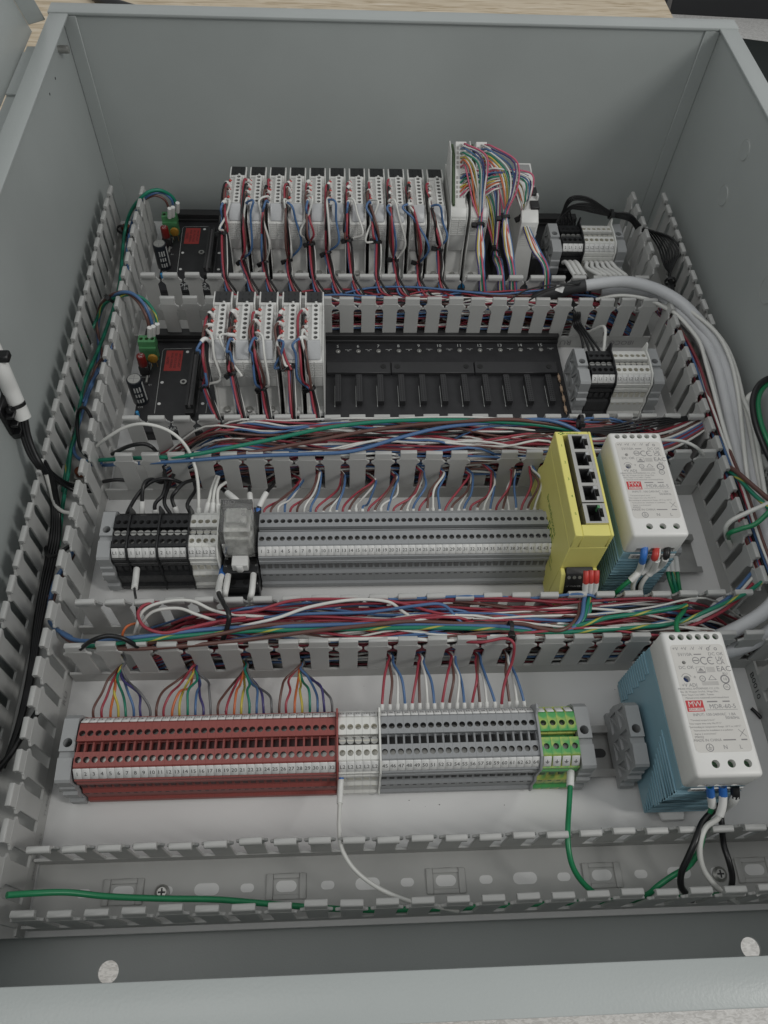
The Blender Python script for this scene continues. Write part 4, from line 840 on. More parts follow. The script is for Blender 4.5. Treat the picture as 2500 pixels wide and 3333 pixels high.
for k in range(4): q = MB(); q.box(sx0 + 1, sx0 + 18, -66.5 + k * .4, -63.5, 7 + k * 3.3, 8.6 + k * 3.3); q.obj('vent_rib', YEL, sw, bevel=.2, seg=1, T=L(0))
q = MB(); q.prism([(-76, 4.6), (-58, 4.6), (-58, 7)], sx0 + 8, sx0 + 18); q.obj('rail_catch', YEL, sw, T=L(0))
px0, px1 = sx0 + 8.6, sx1 - 2.6
def portplate(name, y0, y1, n):
    fr = MB(); h = (y1 - y0) / n
    for k in range(n):
        a, c = y0 + h * k, y0 + h * (k + 1); m0, m1 = 1.4, 1.2
        fr.box(px0, px0 + 2.6, a, c, 92, 105.6); fr.box(px1 - 2.0, px1, a, c, 92, 105.6); fr.box(px0 + 2.6, px1 - 2.0, a, a + m0, 92, 105.6); fr.box(px0 + 2.6, px1 - 2.0, c - m1, c, 92, 105.6)
        fr.box(px1 - 4.2, px1 - 2.0, a + m0, a + m0 + 3.4, 95, 105.3); fr.box(px1 - 4.2, px1 - 2.0, c - m1 - 2.6, c - m1, 95, 105.3)
    o = fr.obj(name, SILVER, sw, T=L(0))
    for k in range(n):
        a, c = y0 + h * k, y0 + h * (k + 1); cv = MB(); cv.box(px0 + 2.6, px1 - 2.0, a + 1.4, c - 1.2, 92.2, 93); cv.box(px0 + 2.7, px0 + 3.2, a + 1.5, c - 1.3, 93, 105); cv.box(px1 - 4.8, px1 - 4.3, a + 1.5, c - 1.3, 93, 104.6); cv.box(px0 + 2.7, px1 - 4.3, c - 1.8, c - 1.3, 93, 104.6); cv.box(px0 + 2.7, px1 - 4.3, a + 1.5, a + 2, 93, 104.6)
        cv.obj('port_cavity', BLKP, o, T=L(0)); le = MB(); le.box(px1 - 5.2, px1 - 3.4, c - 3.6, c - 1.5, 100, 105.45); le.obj('port_lamp', MODGL if not (n == 1) else GRN, o, T=L(0))
portplate('port_shield', -34.5, 24.5, 4); portplate('port_shield', -51.5, -35.6, 1)
q = MB(); q.box(sx0 + 5.6, px0 - .2, -52, 22.5, 88.2, 88.6); q.obj('shadow_gap', BLKP, sw, T=L(0))
gi = MB()
for k, y in enumerate((15.5, .5, -14, -28.5, -43)): gi.text(str(k + 1), (sx0 + 3.2, y, 104.1), (1, 0, 0), (0, 1, 0), 3)
gi.text('brainboxes', (sx0 + 11.5, 26.7, 104.1), (1, 0, 0), (0, 1, 0), 2.6)
for k, (a, c) in enumerate(((0, 0), (1.4, 1), (2.8, 0), (1.4, -1))): gi.box(sx0 + 2.2 + a, sx0 + 3.4 + a, 26.3 + c, 27.1 + c, 104.02, 104.1)
gi.text('brainboxes', (sx0 - .12, -17, 62), (0, -1, 0), (0, 0, 1), 8); gi.text('505', (sx0 - .12, -26, 52), (0, -1, 0), (0, 0, 1), 13); gi.text('Ethernet Switch', (sx0 - .12, -34, 43), (0, -1, 0), (0, 0, 1), 4); gi.text('5 port unmanaged', (sx0 - .12, -36, 38), (0, -1, 0), (0, 0, 1), 4)
gi.obj('green_print', GREENINK, sw, T=L(0))
tb = MB(); bx0, bx1 = sx0 + 3.6, sx1 - 3.6; tb.prism([(-61, 34), (-61, 62), (-66, 61), (-69, 56), (-71.5, 46), (-71.5, 34)], bx0, bx1); tbo = tb.obj('power_plug', BLKP, sw, bevel=.4, seg=1, T=L(0))
sc = MB(); pr = MB()
for k in range(5):
    x = bx0 + (bx1 - bx0) * (k + .5) / 5; d = Vector((0, -3, -5)).normalized(); n = Vector((0, -5, 3)).normalized(); c = Vector((x, -67.6, 58.4)); sc.cyl(c, c + n * .5, 1.25, 12)
    s_ = ('-V', '+VA', '+VB', '-V', None)[k]; n2 = Vector((0, -10, 2.5)).normalized()
    if s_: pr.text(s_, (x, -70.6, 50.4), (1, 0, 0), (0, .243, .97), 2.4)
    else: pr.tube([(x - 1.2, -70.7, 50), (x, -70.6, 51.2), (x + 1.2, -70.7, 50)], .14, 4)
sc.obj('plug_screw', STEEL, tbo, T=L(0)); pr.obj('plug_print', INKW, tbo, T=L(0))

# ------------------------------------------------------------------ relay
rx = (W(722, 1632, 76).x + W(818, 1632, 76).x) / 2
rl = thing('relay', (rx, YM, 0), 'clear covered relay plugged into a black socket between white and grey terminals', 'relay')
q = MB(); q.box(-13, 13, -14, 27, 6, 40); q.box(-13, 13, -27, -14, 6, 34); q.box(-13, 13, -34, -27, 6, 24); q.box(-12.6, 12.6, -38, -34, 6, 13); q.obj('socket', TBLACK, rl, bevel=.5, seg=1)
for (x, y, z) in ((-6.4, -29.5, 24), (3.2, -29.5, 24), (-9.5, -18, 34), (9.5, -18, 34)): q = MB(); q.cyl((x, y, z - .2), (x, y, z + .12), 2.3, 18); q.obj('screw_well', mat('pin_hole_black', (0.002, 0.002, 0.002), 0.9), rl)
q = MB(); q.box(-11.2, 11.2, -17.5, 10, 40.2, 76.5); q.obj('clear_cover', CLEAR, rl, bevel=.45, seg=2)
q = MB(); q.box(-8.5, 8.5, -12, 6, 40.4, 62); q.box(-7, 7, -8, 4, 62, 72); q.obj('relay_mechanism', mat('relay_inside', (0.66, 0.66, 0.64), 0.5, noise=.4, scale=160), rl, bevel=.6, seg=1)
q = MB(); Zt = 76.62; q.text('IMO', (-5.2, 7.0, Zt), (1, 0, 0), (0, 1, 0), 4.6); q.text('HYE41XXX', (-5, 3.8, Zt), (1, 0, 0), (0, 1, 0), 2.0); q.text('120VAC', (-6, 1.6, Zt), (1, 0, 0), (0, 1, 0), 2.0); q.text('CONTACT', (6, 3.8, Zt), (1, 0, 0), (0, 1, 0), 1.9); q.text('7A 250VAC', (6, 1.8, Zt), (1, 0, 0), (0, 1, 0), 1.8); q.text('30VDC', (6.4, -.2, Zt), (1, 0, 0), (0, 1, 0), 1.8); q.text('CE', (6, -3.2, Zt), (1, 0, 0), (0, 1, 0), 3.4); q.text('RU', (5.4, -9.6, Zt), (1, 0, 0), (0, 1, 0), 3.2); q.obj('cover_print', INKGREY, rl)
q = MB(); q.box(-5.6, 6.2, -25.5, -16.5, 34, 42.5); q.prism([(-3, -25.5), (3, -25.5), (1.5, -27.2), (-1.5, -27.2)], 34.2, 42.3, axis=2); q.obj('white_tab', MARK, rl, bevel=.5, seg=1)
q = MB(); q.text('A2', (-11, -11.5 - 3.5, 34.1), (1, 0, 0), (0, 1, 0), 2.2); q.text('14', (-11.2, -21.5, 34.1), (1, 0, 0), (0, 1, 0), 2.0); q.text('11', (11.4, -21, 34.1), (1, 0, 0), (0, 1, 0), 2.0); q.text('9', (11.6, -31, 24.1), (1, 0, 0), (0, 1, 0), 2.2); q.obj('socket_print', INKW, rl)
# ------------------------------------------------------------------ wires
rnd = random.Random(11)
J = lambda s_: rnd.uniform(-s_, s_)
def V3(*a): return Vector(a)
# upper fan: eight coloured wires from each of four slots to the red terminals
FAN = ['brown', 'red', 'orange', 'yellow', 'green', 'blue', 'violet', 'grey']
for g, uv in enumerate(((400, 2172), (632, 2178), (797, 2178), (982, 2172))):
    s = WY(*uv, -117); s.z = max(s.z, 18)
    for k, col in enumerate(FAN):
        tx = xr[g * 8 + k]; off = (k - 3.5); w1 = (-.8, 1.2, .2, -1.0)[g]; br = (0, 5, -2, 2)[g] if k < 2 else 0
        mid = V3(s.x + (tx - s.x) * (.30 + .05 * g) + off * .3 + J(2.2) + w1 * 2, -128 + J(2.5), s.z + 3 + J(4))
        wire([V3(s.x - 14 + off * 1.5, -96 + J(3), s.z - 6 + J(5)), V3(s.x + off * .35 + J(.3), -112, s.z + off * .3), V3(s.x + off * .45 + J(.7) + w1, -119.5, s.z + 3 + J(2) + br), mid + V3(-br, 0, br * .5), V3(tx * .8 + s.x * .2 + J(2.0), -138 + J(2), s.z * .6 + 20 + J(3)), V3(tx + J(.7), -148 + J(1), 36 + J(2)), V3(tx, -157.5, 29)], col, .88,
             '%s wire fanning from the %s slot cluster into the red terminal row' % (col, ORD[g]), 'coloured fan wires above the red terminals')
# four wires for each group of the near grey terminals
QUAD = ['red', 'brown', 'white', 'blue']
for g, uv in enumerate(((1268, 2150), (1367, 2150), (1470, 2146), (1551, 2146), (1645, 2144))):
    s = WY(*uv, -117); s.z = max(s.z, 20)
    for k, col in enumerate(QUAD):
        if g == 4 and k == 0: continue
        tx = xh[g * 4 + k]; off = k - 1.5
        wire([V3(s.x - 16 + off * 2, -97 + J(4), s.z + J(5)), V3(s.x + off * .9, -112, s.z + J(1)), V3(s.x + off * 1.4, -122, s.z + 5 + J(2)), V3(s.x * .45 + tx * .55 + off * .5 + J(2.4), -134 + J(2.5), s.z + 9 + J(4)), V3(tx + J(.3), -150, 38 + J(1)), V3(tx, -157.5, 31)], col, .95,
             '%s wire with a white sleeve entering the back of the near grey row, %s cluster' % (col, ORD[g]), 'sleeved wires above the near grey terminals', sleeves=((.80, .985),))
# eleven groups of four for the long grey row
SL = [(972, 1571), (1032, 1545), (1110, 1555), (1210, 1571), (1282, 1555), (1367, 1545), (1433, 1545), (1523, 1550), (1596, 1545), (1662, 1538), (1722, 1530)]
for g, uv in enumerate(SL):
    s = WY(*uv, 39); s.z = max(s.z, 24); order = QUAD[:] if g % 2 == 0 else ['red', 'brown', 'white', 'blue']
    for k, col in enumerate(order):
        tx = xg[g * 4 + k]; off = k - 1.5
        wire([V3(s.x - 18 + off * 3, 60 + J(6), s.z + J(6)), V3(s.x + off * .8, 44, s.z + J(2)), V3(s.x + off * 1.1 + 1.5, 36, s.z + 3 + J(2)), V3(s.x * .5 + tx * .5 + (4 if g % 3 else -1) + J(3), 21 + J(4), s.z + 5 + J(5)), V3(tx + J(.4), 7, 38 + J(2)), V3(tx, -1, 32)], col, .95,
             '%s wire from the %s slot cluster to the long grey terminal row' % (col, ORD[g]), 'wires above the long grey terminals', sleeves=((.84, .985),) if (g > 1 and k != 0) else ())
# mains wires of the black and white terminals in the middle row
def L1(pts, col, label, r=1.5, sl=((.70, .97),)): return wire(pts, col, r, label, 'mains wires above the middle row', sleeves=sl)
def to_term(x, uvs, col, label, r=1.5, sl=((.72, .97),)):
    return L1([W(u_, v_, z) for u_, v_, z in uvs] + [V3(x, 3, 36), V3(x, -2, 31)], col, label, r, sl)
to_term(xk[0], [(600, 1575, 40), (545, 1558, 50), (490, 1570, 48), (445, 1615, 44)], 'black', 'black wire arching to the first black terminals from the right', 1.5, ())
to_term(xk[2], [(535, 1530, 34), (530, 1570, 40), (490, 1560, 48), (466, 1585, 50)], 'black', 'black wire with a white 1L1 sleeve curling down to the black terminals')
to_term(xk[4], [(525, 1510, 34), (540, 1560, 42), (530, 1610, 44), (505, 1640, 42)], 'black', 'black wire dropping steeply with a white sleeve to the middle black terminals')
to_term(xk[6], [(570, 1535, 34), (548, 1585, 40), (535, 1635, 40)], 'black', 'short black wire straight down to the third black terminal cluster', 1.5, ((.8, .97),))
to_term(xk[7], [(640, 1560, 36), (600, 1572, 46), (572, 1600, 48), (560, 1625, 44)], 'black', 'black wire with a white 2L1 sleeve entering from the right')
to_term(xk[9], [(632, 1565, 30), (636, 1595, 36), (610, 1640, 40)], 'black', 'black wire at the right end of the black terminals', 1.5, ((.86, .97),))
L1([W(316, 1452, 48), W(345, 1428, 62), W(405, 1392, 74), W(470, 1380, 80), W(545, 1400, 76), W(600, 1445, 66), W(632, 1510, 52), W(645, 1580, 44), V3(xw[0], 4, 38), V3(xw[0], -2, 31)], 'white', 'long white wire arching high from the left duct to the white L2 terminals', 1.35, ((.88, .98),))
for k, uvs in enumerate(([(705, 1550, 34), (690, 1590, 40), (682, 1620, 40)], [(712, 1552, 36), (700, 1590, 42), (695, 1620, 40)], [(735, 1570, 36), (712, 1590, 42), (708, 1625, 40)])): to_term(xw[k + 1], uvs, 'white', 'white wire with a sleeve above the white L2 terminals, ' + ORD[k] + ' of three', 1.3, ((.6, .97),))
L1([W(365, 1478, 42), W(420, 1452, 62), W(470, 1445, 66), W(500, 1460, 62), W(512, 1482, 48)], 'black', 'black wire looping over the left end of the second nearest duct gap', 1.6, ())
L1([W(335, 1568, 22), W(380, 1562, 24), W(440, 1566, 22)], 'black', 'short black wire crossing between left duct and middle row duct', 1.5, ())
wire([W(715, 1585, 30), W(740, 1605, 36), W(770, 1630, 40), W(785, 1650, 36)], 'black', 1.7, 'thick black wire with a white sleeve running behind the relay', 'mains wires above the middle row', sleeves=((.35, 1),))
wire([W(812, 1585, 30), W(814, 1620, 36), W(822, 1655, 34), V3(rx + 9.5, 5, 28)], 'black', 1.5, 'black wire with a white 1L1 sleeve right behind the relay', 'mains wires above the middle row', sleeves=((.25, .8),))
wire([W(890, 1578, 32), W(870, 1600, 38), W(848, 1640, 40), W(838, 1668, 38)], 'black', 1.5, 'black wire with a 2L1 sleeve and blue ferrule above terminal one', 'mains wires above the middle row', sleeves=((.4, .78),), ferrule=(BLUEF, .84, 1))
# relay wires running to the duct below
for k, (uvs, col) in enumerate((([(726, 1848, 26), (722, 1870, 32), (714, 1900, 38), (712, 1930, 52), (728, 1965, 66), (745, 2000, 70), (740, 2040, 64), (722, 2090, 54)], 'black'), ([(744, 1850, 26), (742, 1875, 32), (735, 1920, 40), (732, 1935, 38), (735, 1965, 20)], 'white'), ([(826, 1845, 26), (825, 1870, 32), (820, 1925, 40), (815, 1945, 36), (812, 1970, 18)], 'white'))):
    wire([W(*q) for q in uvs], col, 1.75, ['black wire with a sleeve from the relay looping over the duct wall', 'white sleeved wire from the relay, second from the left', 'white sleeved wire under the right side of the relay'][k], 'relay wires', sleeves=((.15, .42),) if k == 0 else ((.2, .8),), ferrule=(BLUEF, 0, .17), sl_r=2.3)
wire([W(445, 1852, 34), W(441, 1890, 38), W(438, 1920, 44), W(444, 1960, 42), W(448, 2020, 20)], 'black', .9, 'thin black wire with a loose white sleeve below the black terminals', 'relay wires', sleeves=((0, .45),), sl_r=2.4)

# ---- bundles lying in the horizontal ducts
def tangle(name, label, paths):
    """many wires past the ones that can be told apart, joined into one mesh"""
    cols = sorted(set(c for _, c, _ in paths)); q = MB()
    for pts, c, r in paths: q.tube(catmull(pts, 4), r, 6, cols.index(c))
    o = q.obj(name, [WM[c] for c in cols]); tag(o, label, 'wires', kind='stuff'); return o
def bundle(label, y0, y1, x0, x1, n, zt, weights, r0, wave=1.0, ends=.6):
    cols = []; P = []
    for c, k in weights: cols += [c] * k
    rnd.shuffle(cols)
    for i in range(n):
        col = cols[i % len(cols)]; full = rnd.random() < ends
        a = x0 + rnd.random() * 25 if full else rnd.uniform(x0, x0 + (x1 - x0) * .5); e = x1 - rnd.random() * 30 if rnd.random() < ends else rnd.uniform(x0 + (x1 - x0) * .5, x1)
        if e - a < 60: e = min(x1, a + 60)
        m = max(4, int((e - a) / 38)); y = rnd.uniform(y0, y1); lay = (i / n); pts = []; dr_ = J(3)
        for k in range(m + 1):
            x = a + (e - a) * k / m; y += (J(7.5) + dr_ * .4) * wave; y = min(y1, max(y0, y)); mid = math.sin(math.pi * min(1, max(0, (x - x0 + 30) / (x1 - x0 + 60)))) ** .4
            z = 4 + (zt - 6) * lay ** .5 * (.55 + .45 * mid) + J(2.2); z *= .35 if k in (0, m) else 1; pts.append(V3(x + J(4), y, max(3, z)))
        P.append((pts, col, r0 * rnd.uniform(.9, 1.12)))
    return tangle('wire_tangle', label, P)
MIX = [('red', 3), ('white', 5), ('brown', 3), ('blue', 3), ('black', 1), ('dark red', 2)]
bundle('tangled red, white, blue and brown wires filling the duct above the red terminals', -111.5, -81.5, -172, 275, 155, 60, MIX, .93)
bundle('tangled red, white, blue and brown wires filling the duct above the long grey terminals', 45.5, 79.5, -175, 270, 155, 60, MIX, .93)
bundle('tangled wires lying in the duct between the two module racks', 221, 249, -125, 266, 100, 50, MIX, .92)
def bw(nm, col, r, uvz, grp, **k): return wire([W(*q) for q in uvz], col, r, nm, grp, **k)
G3 = 'thick wires on top of the duct above the red terminals'
bw('green wire with yellow stripe running the length of the duct above the red terminals', 'green and yellow', 1.5, [(245, 2105, 46), (330, 2100, 54), (450, 2085, 59), (620, 2068, 61), (800, 2055, 61), (1000, 2050, 60), (1200, 2046, 60), (1400, 2043, 60), (1600, 2048, 58), (1760, 2058, 56), (1900, 2055, 56), (2070, 2042, 56), (2200, 2028, 58), (2310, 1985, 60), (2420, 1935, 58), (2500, 1880, 54)], G3)
bw('blue wire lying beside the green and yellow one above the red terminals', 'blue', 1.5, [(160, 1960, 20), (172, 2030, 36), (235, 2080, 46), (330, 2085, 54), (440, 2075, 60), (700, 2047, 61), (950, 2038, 60), (1200, 2032, 60), (1400, 2034, 58), (1640, 2040, 58), (1760, 2052, 54), (1850, 2050, 56), (1892, 2010, 58), (1902, 1950, 56), (1918, 1905, 50)], G3)
bw('brown wire crossing diagonally over the bundle above the red terminals', 'brown', 1.45, [(160, 1940, 16), (185, 2040, 34), (250, 2095, 44), (420, 2112, 54), (620, 2100, 58), (780, 2085, 60), (900, 2070, 62), (1030, 2053, 63), (1200, 2035, 63), (1350, 2022, 60), (1550, 2032, 58), (1690, 2030, 58), (1760, 2045, 58), (1830, 2050, 58), (1880, 2010, 56), (1888, 1950, 54)], G3)
bw('second brown wire above the blue one in the duct above the red terminals', 'brown', 1.4, [(380, 2100, 50), (560, 2085, 58), (700, 2066, 62), (830, 2040, 63), (950, 2030, 60), (1150, 2032, 58), (1400, 2020, 56)], G3)
bw('green and yellow wire bending down from the yellow switch plug', 'green and yellow', 1.6, [(1926, 1905, 50), (1912, 1970, 56), (1895, 2020, 56), (1850, 2055, 52), (1760, 2066, 48), (1640, 2062, 48)], G3)
bw('green and yellow wire rising to the right above the far end of the duct', 'green and yellow', 1.6, [(1800, 2045, 54), (1900, 2032, 58), (1980, 2010, 60), (2100, 1995, 60), (2200, 1978, 60), (2235, 1970, 58)], G3)
bw('green wire dropping from the far power supply and bending to the near one', 'bright green', 1.7, [(2236, 1955, 30), (2228, 1985, 52), (2206, 2015, 60), (2202, 2045, 64), (2215, 2070, 66), (2228, 2085, 62)], G3)
bw('red wire in a wide loop at the left of the duct above the red terminals', 'red', 1.15, [(800, 2010, 58), (700, 2025, 60), (600, 2048, 62), (530, 2060, 62), (470, 2040, 62), (449, 1998, 62), (470, 1970, 60), (520, 1960, 56)], G3)
bw('white wire in a wide arch at the left of the duct above the red terminals', 'white', 1.15, [(425, 2095, 26), (440, 2055, 50), (465, 1990, 60), (530, 1960, 62), (620, 1955, 62), (690, 1985, 60), (760, 2000, 58), (900, 2010, 52)], G3)
bw('second white wire arching inside the wide loop above the red terminals', 'white', 1.15, [(440, 2085, 24), (458, 2035, 48), (500, 1990, 58), (580, 1980, 60), (640, 2000, 60), (700, 2020, 54)], G3)
bw('white wire rising toward the middle of the duct above the red terminals', 'white', 1.15, [(780, 2040, 58), (900, 2012, 62), (1010, 1975, 64), (1150, 1952, 64), (1260, 1958, 60), (1310, 1990, 56), (1370, 2030, 50)], G3)
bw('blue wire arching in the middle of the duct above the red terminals', 'blue', 1.1, [(860, 2010, 56), (1000, 1998, 60), (1200, 1992, 60), (1350, 1972, 64), (1440, 1968, 62), (1490, 2015, 58), (1540, 2060, 50), (1590, 2090, 44)], G3)
bw('red wire lying highest across the duct above the red terminals', 'red', 1.1, [(560, 2030, 30), (640, 2005, 52), (820, 1990, 60), (950, 1955, 62), (1100, 1950, 60), (1280, 1958, 58), (1450, 2000, 56), (1650, 2005, 54), (1900, 1990, 50)], G3)
bw('orange wire bending at the left of the duct above the red terminals', 'orange', .9, [(398, 2100, 44), (400, 2060, 52), (420, 2035, 54), (470, 2025, 50)], G3)
bw('white wire curving along the near side of the duct above the red terminals', 'white', 1.3, [(900, 2086, 52), (1080, 2082, 58), (1300, 2078, 58), (1450, 2085, 56), (1560, 2070, 54), (1680, 2085, 46)], G3)
wire([W(*q) for q in ((1440, 2060, 34), (1500, 2085, 52), (1570, 2090, 62), (1640, 2078, 66), (1672, 2095, 66), (1668, 2150, 52), (1645, 2215, 44))] + [V3(xh[16] + .3, -148, 39), V3(xh[16], -157.5, 31)], 'red', 1.05, 'red wire looping over a finger into the last near grey terminals', G3, sleeves=((.93, .99),))
bw('black wire arching over the left end of the duct above the red terminals', 'black', 1.6, [(262, 2112, 56), (300, 2085, 66), (350, 2070, 68), (400, 2078, 66), (450, 2105, 56)], G3)
for k, col in enumerate(('red', 'white', 'blue')): bw('%s wire curving from the duct toward the big cables at its right end' % col, col, 1.3, [(2000, 2070 - k * 8, 40), (2150, 2060 - k * 10, 46), (2280, 2025 - k * 14, 50), (2380, 1970 - k * 16, 50), (2450, 1900 - k * 20, 46)], G3)
G2 = 'thick wires on top of the duct above the long grey terminals'
bw('thick green wire running across the duct above the long grey terminals', 'green', 1.65, [(290, 1500, 30), (420, 1492, 46), (600, 1484, 58), (760, 1455, 62), (900, 1427, 64), (1080, 1390, 66), (1280, 1370, 66), (1500, 1368, 66), (1700, 1378, 64), (1800, 1390, 60), (1900, 1412, 54), (1960, 1450, 40)], G2)
bw('thick brown wire below the green one in the duct above the long grey terminals', 'brown', 1.5, [(600, 1500, 50), (800, 1475, 58), (1000, 1440, 62), (1180, 1405, 64), (1330, 1385, 64), (1500, 1372, 66), (1640, 1365, 68), (1740, 1372, 66), (1850, 1390, 60), (1920, 1420, 50)], G2)
bw('thick blue wire below the green one in the duct above the long grey terminals', 'blue', 1.5, [(290, 1512, 14), (340, 1514, 26), (410, 1510, 44), (600, 1500, 54), (800, 1485, 58), (1000, 1478, 60), (1150, 1468, 62), (1300, 1425, 64), (1450, 1390, 64), (1650, 1372, 64), (1770, 1366, 68), (1860, 1392, 62), (1920, 1440, 54), (1935, 1500, 44)], G2)
P = []
for k in range(4): P.append(([W(*q) for q in ((1450, 1385 + 6 * k, 50), (1640, 1395 + 5 * k, 54), (1950, 1408 - 5 * k, 58), (2080, 1398 - 10 * k, 60), (2220, 1370 - 4 * k, 56), (2290, 1362 - k * 3, 50))], 'black', .95))
for k, (col, dv) in enumerate((('white', 0), ('red', -30), ('blue', 22), ('brown', 34), ('white', 40), ('dark red', 14), ('brown', -8), ('blue', 8), ('red', 28), ('white', -20))): P.append(([W(*q) for q in ((2060, 1440 + dv * .8, 48), (2160, 1430 + dv, 52), (2250, 1392 + dv * .9, 52), (2320, 1340 + dv * .8, 46), (2340, 1260 + dv, 40), (2330, 1180, 34))], col, 1.15))
tangle('wire_tangle', 'wires bending from the duct behind the far power supply into the right duct', P)
bw('white wire arching over the last fingers right of the far power supply', 'white', 1.3, [(2150, 1432, 60), (2220, 1436, 68), (2265, 1455, 68), (2290, 1480, 56)], G2)

# ---- wires of the near and far modules
MC = ['red', 'black', 'brown', 'white', 'blue']
def module_wires(xi, yf, tie, slot, yslot, nm, i, grp, big, drift):
    T0 = WY(tie[0], tie[1], yf - 6); sp = WY(slot[0], slot[1], yslot + 1); sp.z = min(max(sp.z, 34), 52)
    loop = rnd.choice((3, 4))
    for k, col in enumerate(MC):
        py = yf + (46, 41, 32, 21, 14)[k] + J(1.5); dx = -(big * rnd.uniform(.1, .9)); o = [(-1.3, .6), (1.0, 1.2), (.1, -1.2), (1.6, -.4), (-1.7, -.8)][k]
        p = [V3(xi - 5.6, py, 83.5), V3(xi - 7.6 + dx * .3, py - 3 + J(2), 89 + J(2.5))]
        if k == loop: p.append(V3(xi - 9 + dx * .5 + rnd.choice((-6, 7, 9)), py - 10, 92 + J(3)))
        else: p.append(V3(xi - 8.2 + dx * .8 + J(1.2), py - 11 + J(3), 88 + J(4)))
        side = J(3.6) + (rnd.choice((-7, 7)) if k == loop else 0)
        p.append(V3(p[-1].x * .6 + T0.x * .4 + side * .5, yf + 4 - rnd.random() * 4, 80 + J(4)))
        p.append(V3(p[-1].x * .4 + T0.x * .6 + side, yf - 4 - rnd.random() * 7, T0.z * .55 + 34 + J(4)))
        p.append(V3(T0.x + o[0], T0.y + o[1] * .6, T0.z + o[1]))
        p.append(V3(T0.x * .4 + sp.x * .6 + o[0] * 1.4, yf * .3 + yslot * .7 + .5, T0.z * .35 + sp.z * .65 + 3 + o[1]))
        p.append(V3(sp.x + o[0] * .9, yslot + 1, sp.z + o[1]))
        p.append(V3(sp.x + 6 + o[0] * 2, yslot - 10 + o[1], 44 + o[1] * 2)); p.append(V3(sp.x + drift * .7 + k * 2.5, yslot - 20 + J(2), 44 + J(3))); p.append(V3(sp.x + drift * 1.8 + k * 5 + J(6), yslot - 27 + J(3), 38 + J(5))); p.append(V3(sp.x + drift * 2.6 + k * 6 + J(8), yslot - 25 + J(4), 24 + J(5)))
        wire(p, col, 1.08, '%s wire tied into the bundle of the %s %s module' % (col, ORD[i], nm), grp, sleeves=((.015, .10 + .025 * rnd.random()),) if rnd.random() < .6 else ((.01, .05),))
    d = (sp - T0); cable_tie(T0, (d.x * .5, -3, -6), 3.2, 'black tie round the wire bundle of the %s %s module' % (ORD[i], nm), head=(0, -1, .4) if i % 2 else (0, -1, -.2))
t1 = [(728, 757), (790, 845), (860, 855), (940, 848), (1013, 794), (1066, 823), (1136, 781), (1230, 787), (1285, 846), (1363, 860), (1430, 812)]
s1 = [(735, 900), (810, 900), (870, 900), (945, 900), (1023, 900), (1085, 900), (1150, 896), (1230, 896), (1295, 896), (1365, 896), (1435, 896)]
for i in range(11): module_wires(mx1[i], YF1, t1[i], s1[i], 253, 'far', i, 'wires tied to the far modules', 4.0 if i else 6.5, 20)
t2 = [(668, 1255), (757, 1212), (857, 1264), (945, 1193), (1013, 1265)]; s2 = [(715, 1372), (797, 1372), (880, 1372), (958, 1372), (1038, 1372)]
for i in range(5): module_wires(mx2[i], YF2, t2[i], s2[i], 84, 'near', i, 'wires tied to the near modules', 6.5 if i else 11, 26)
# fanned multi-colour bundles of the two tall modules
MULTI = ['pink', 'white', 'orange', 'white', 'yellow', 'white', 'green', 'white', 'blue', 'violet', 'white', 'pink']
FANX = []
def fan(xs, hdr, tie, slot, i, m1, m2):
    T0 = WY(tie[0], tie[1], YF1 - 5 + (16 if i == 3 else 0)); sp = WY(slot[0], slot[1], 254); sp.z = max(sp.z, 40)
    d = Vector((0, 38, 35.5)).normalized(); A = WY(*m1, YF1 + 24); B = WY(*m2, YF1 + 9)
    for k, col in enumerate(MULTI):
        a = V3(xs + (0.5, 3.8)[k % 2], YF1 + 12, 92.5) + d * (4 + hdr * 26 + (k // 2) * 3.9); q = (k - 5.5)
        o = (1.7 * math.cos(k * 2.4) * (.5 + k / 14), 1.7 * math.sin(k * 2.4) * (.5 + k / 14))
        b = a * .6 + A * .4 + V3(J(1), -1, 6 + q * .5 + J(1.5))
        pts = ([a, b, A + V3((q + 4.5) * 1.5 + J(1.2), J(2), q * 1.6 + J(2.5)), B + V3((q + 3) * .9 + J(1), J(1.5), q * 1.2 + J(2)), V3(T0.x + o[0], T0.y + o[1] * .3, T0.z + o[1]), V3(T0.x * .5 + sp.x * .5 + o[0] * 2.2, 278 + o[1] * 1.5, T0.z * .4 + sp.z * .6), V3(sp.x + o[0] * 1.4, 255, sp.z + o[1]), V3(sp.x + 6 + o[0] * 2, 244, 34 + o[1]), V3(sp.x + 20 + o[0], 234, 30 + o[1]), V3(sp.x + 34, 231 + o[1], 27)])
        if k in (3, 5, 7, 9, 10): FANX.append((pts, col, .82)); continue
        wire(pts, col, .82, '%s wire in the %s fanned bundle from the left of the tall modules' % (col, ORD[i]), 'fanned wires of the tall modules', per=7)
    cable_tie(T0, (sp - T0), 3.6, 'black tie round the %s fanned bundle of the tall modules' % ORD[i], head=(0, -1, .3))
fan(TM1, 1, (1563, 733), (1568, 888), 0, (1528, 540), (1552, 640)); fan(TM1, 0, (1612, 825), (1630, 890), 1, (1560, 610), (1598, 700)); fan(TM2, 1, (1645, 708), (1668, 888), 2, (1626, 555), (1648, 640)); fan(TM2, 0, (1702, 705), (1778, 880), 3, (1672, 590), (1702, 650))
tangle('wire_tangle', 'white and violet inner wires of the fanned bundles above the far rack', FANX)
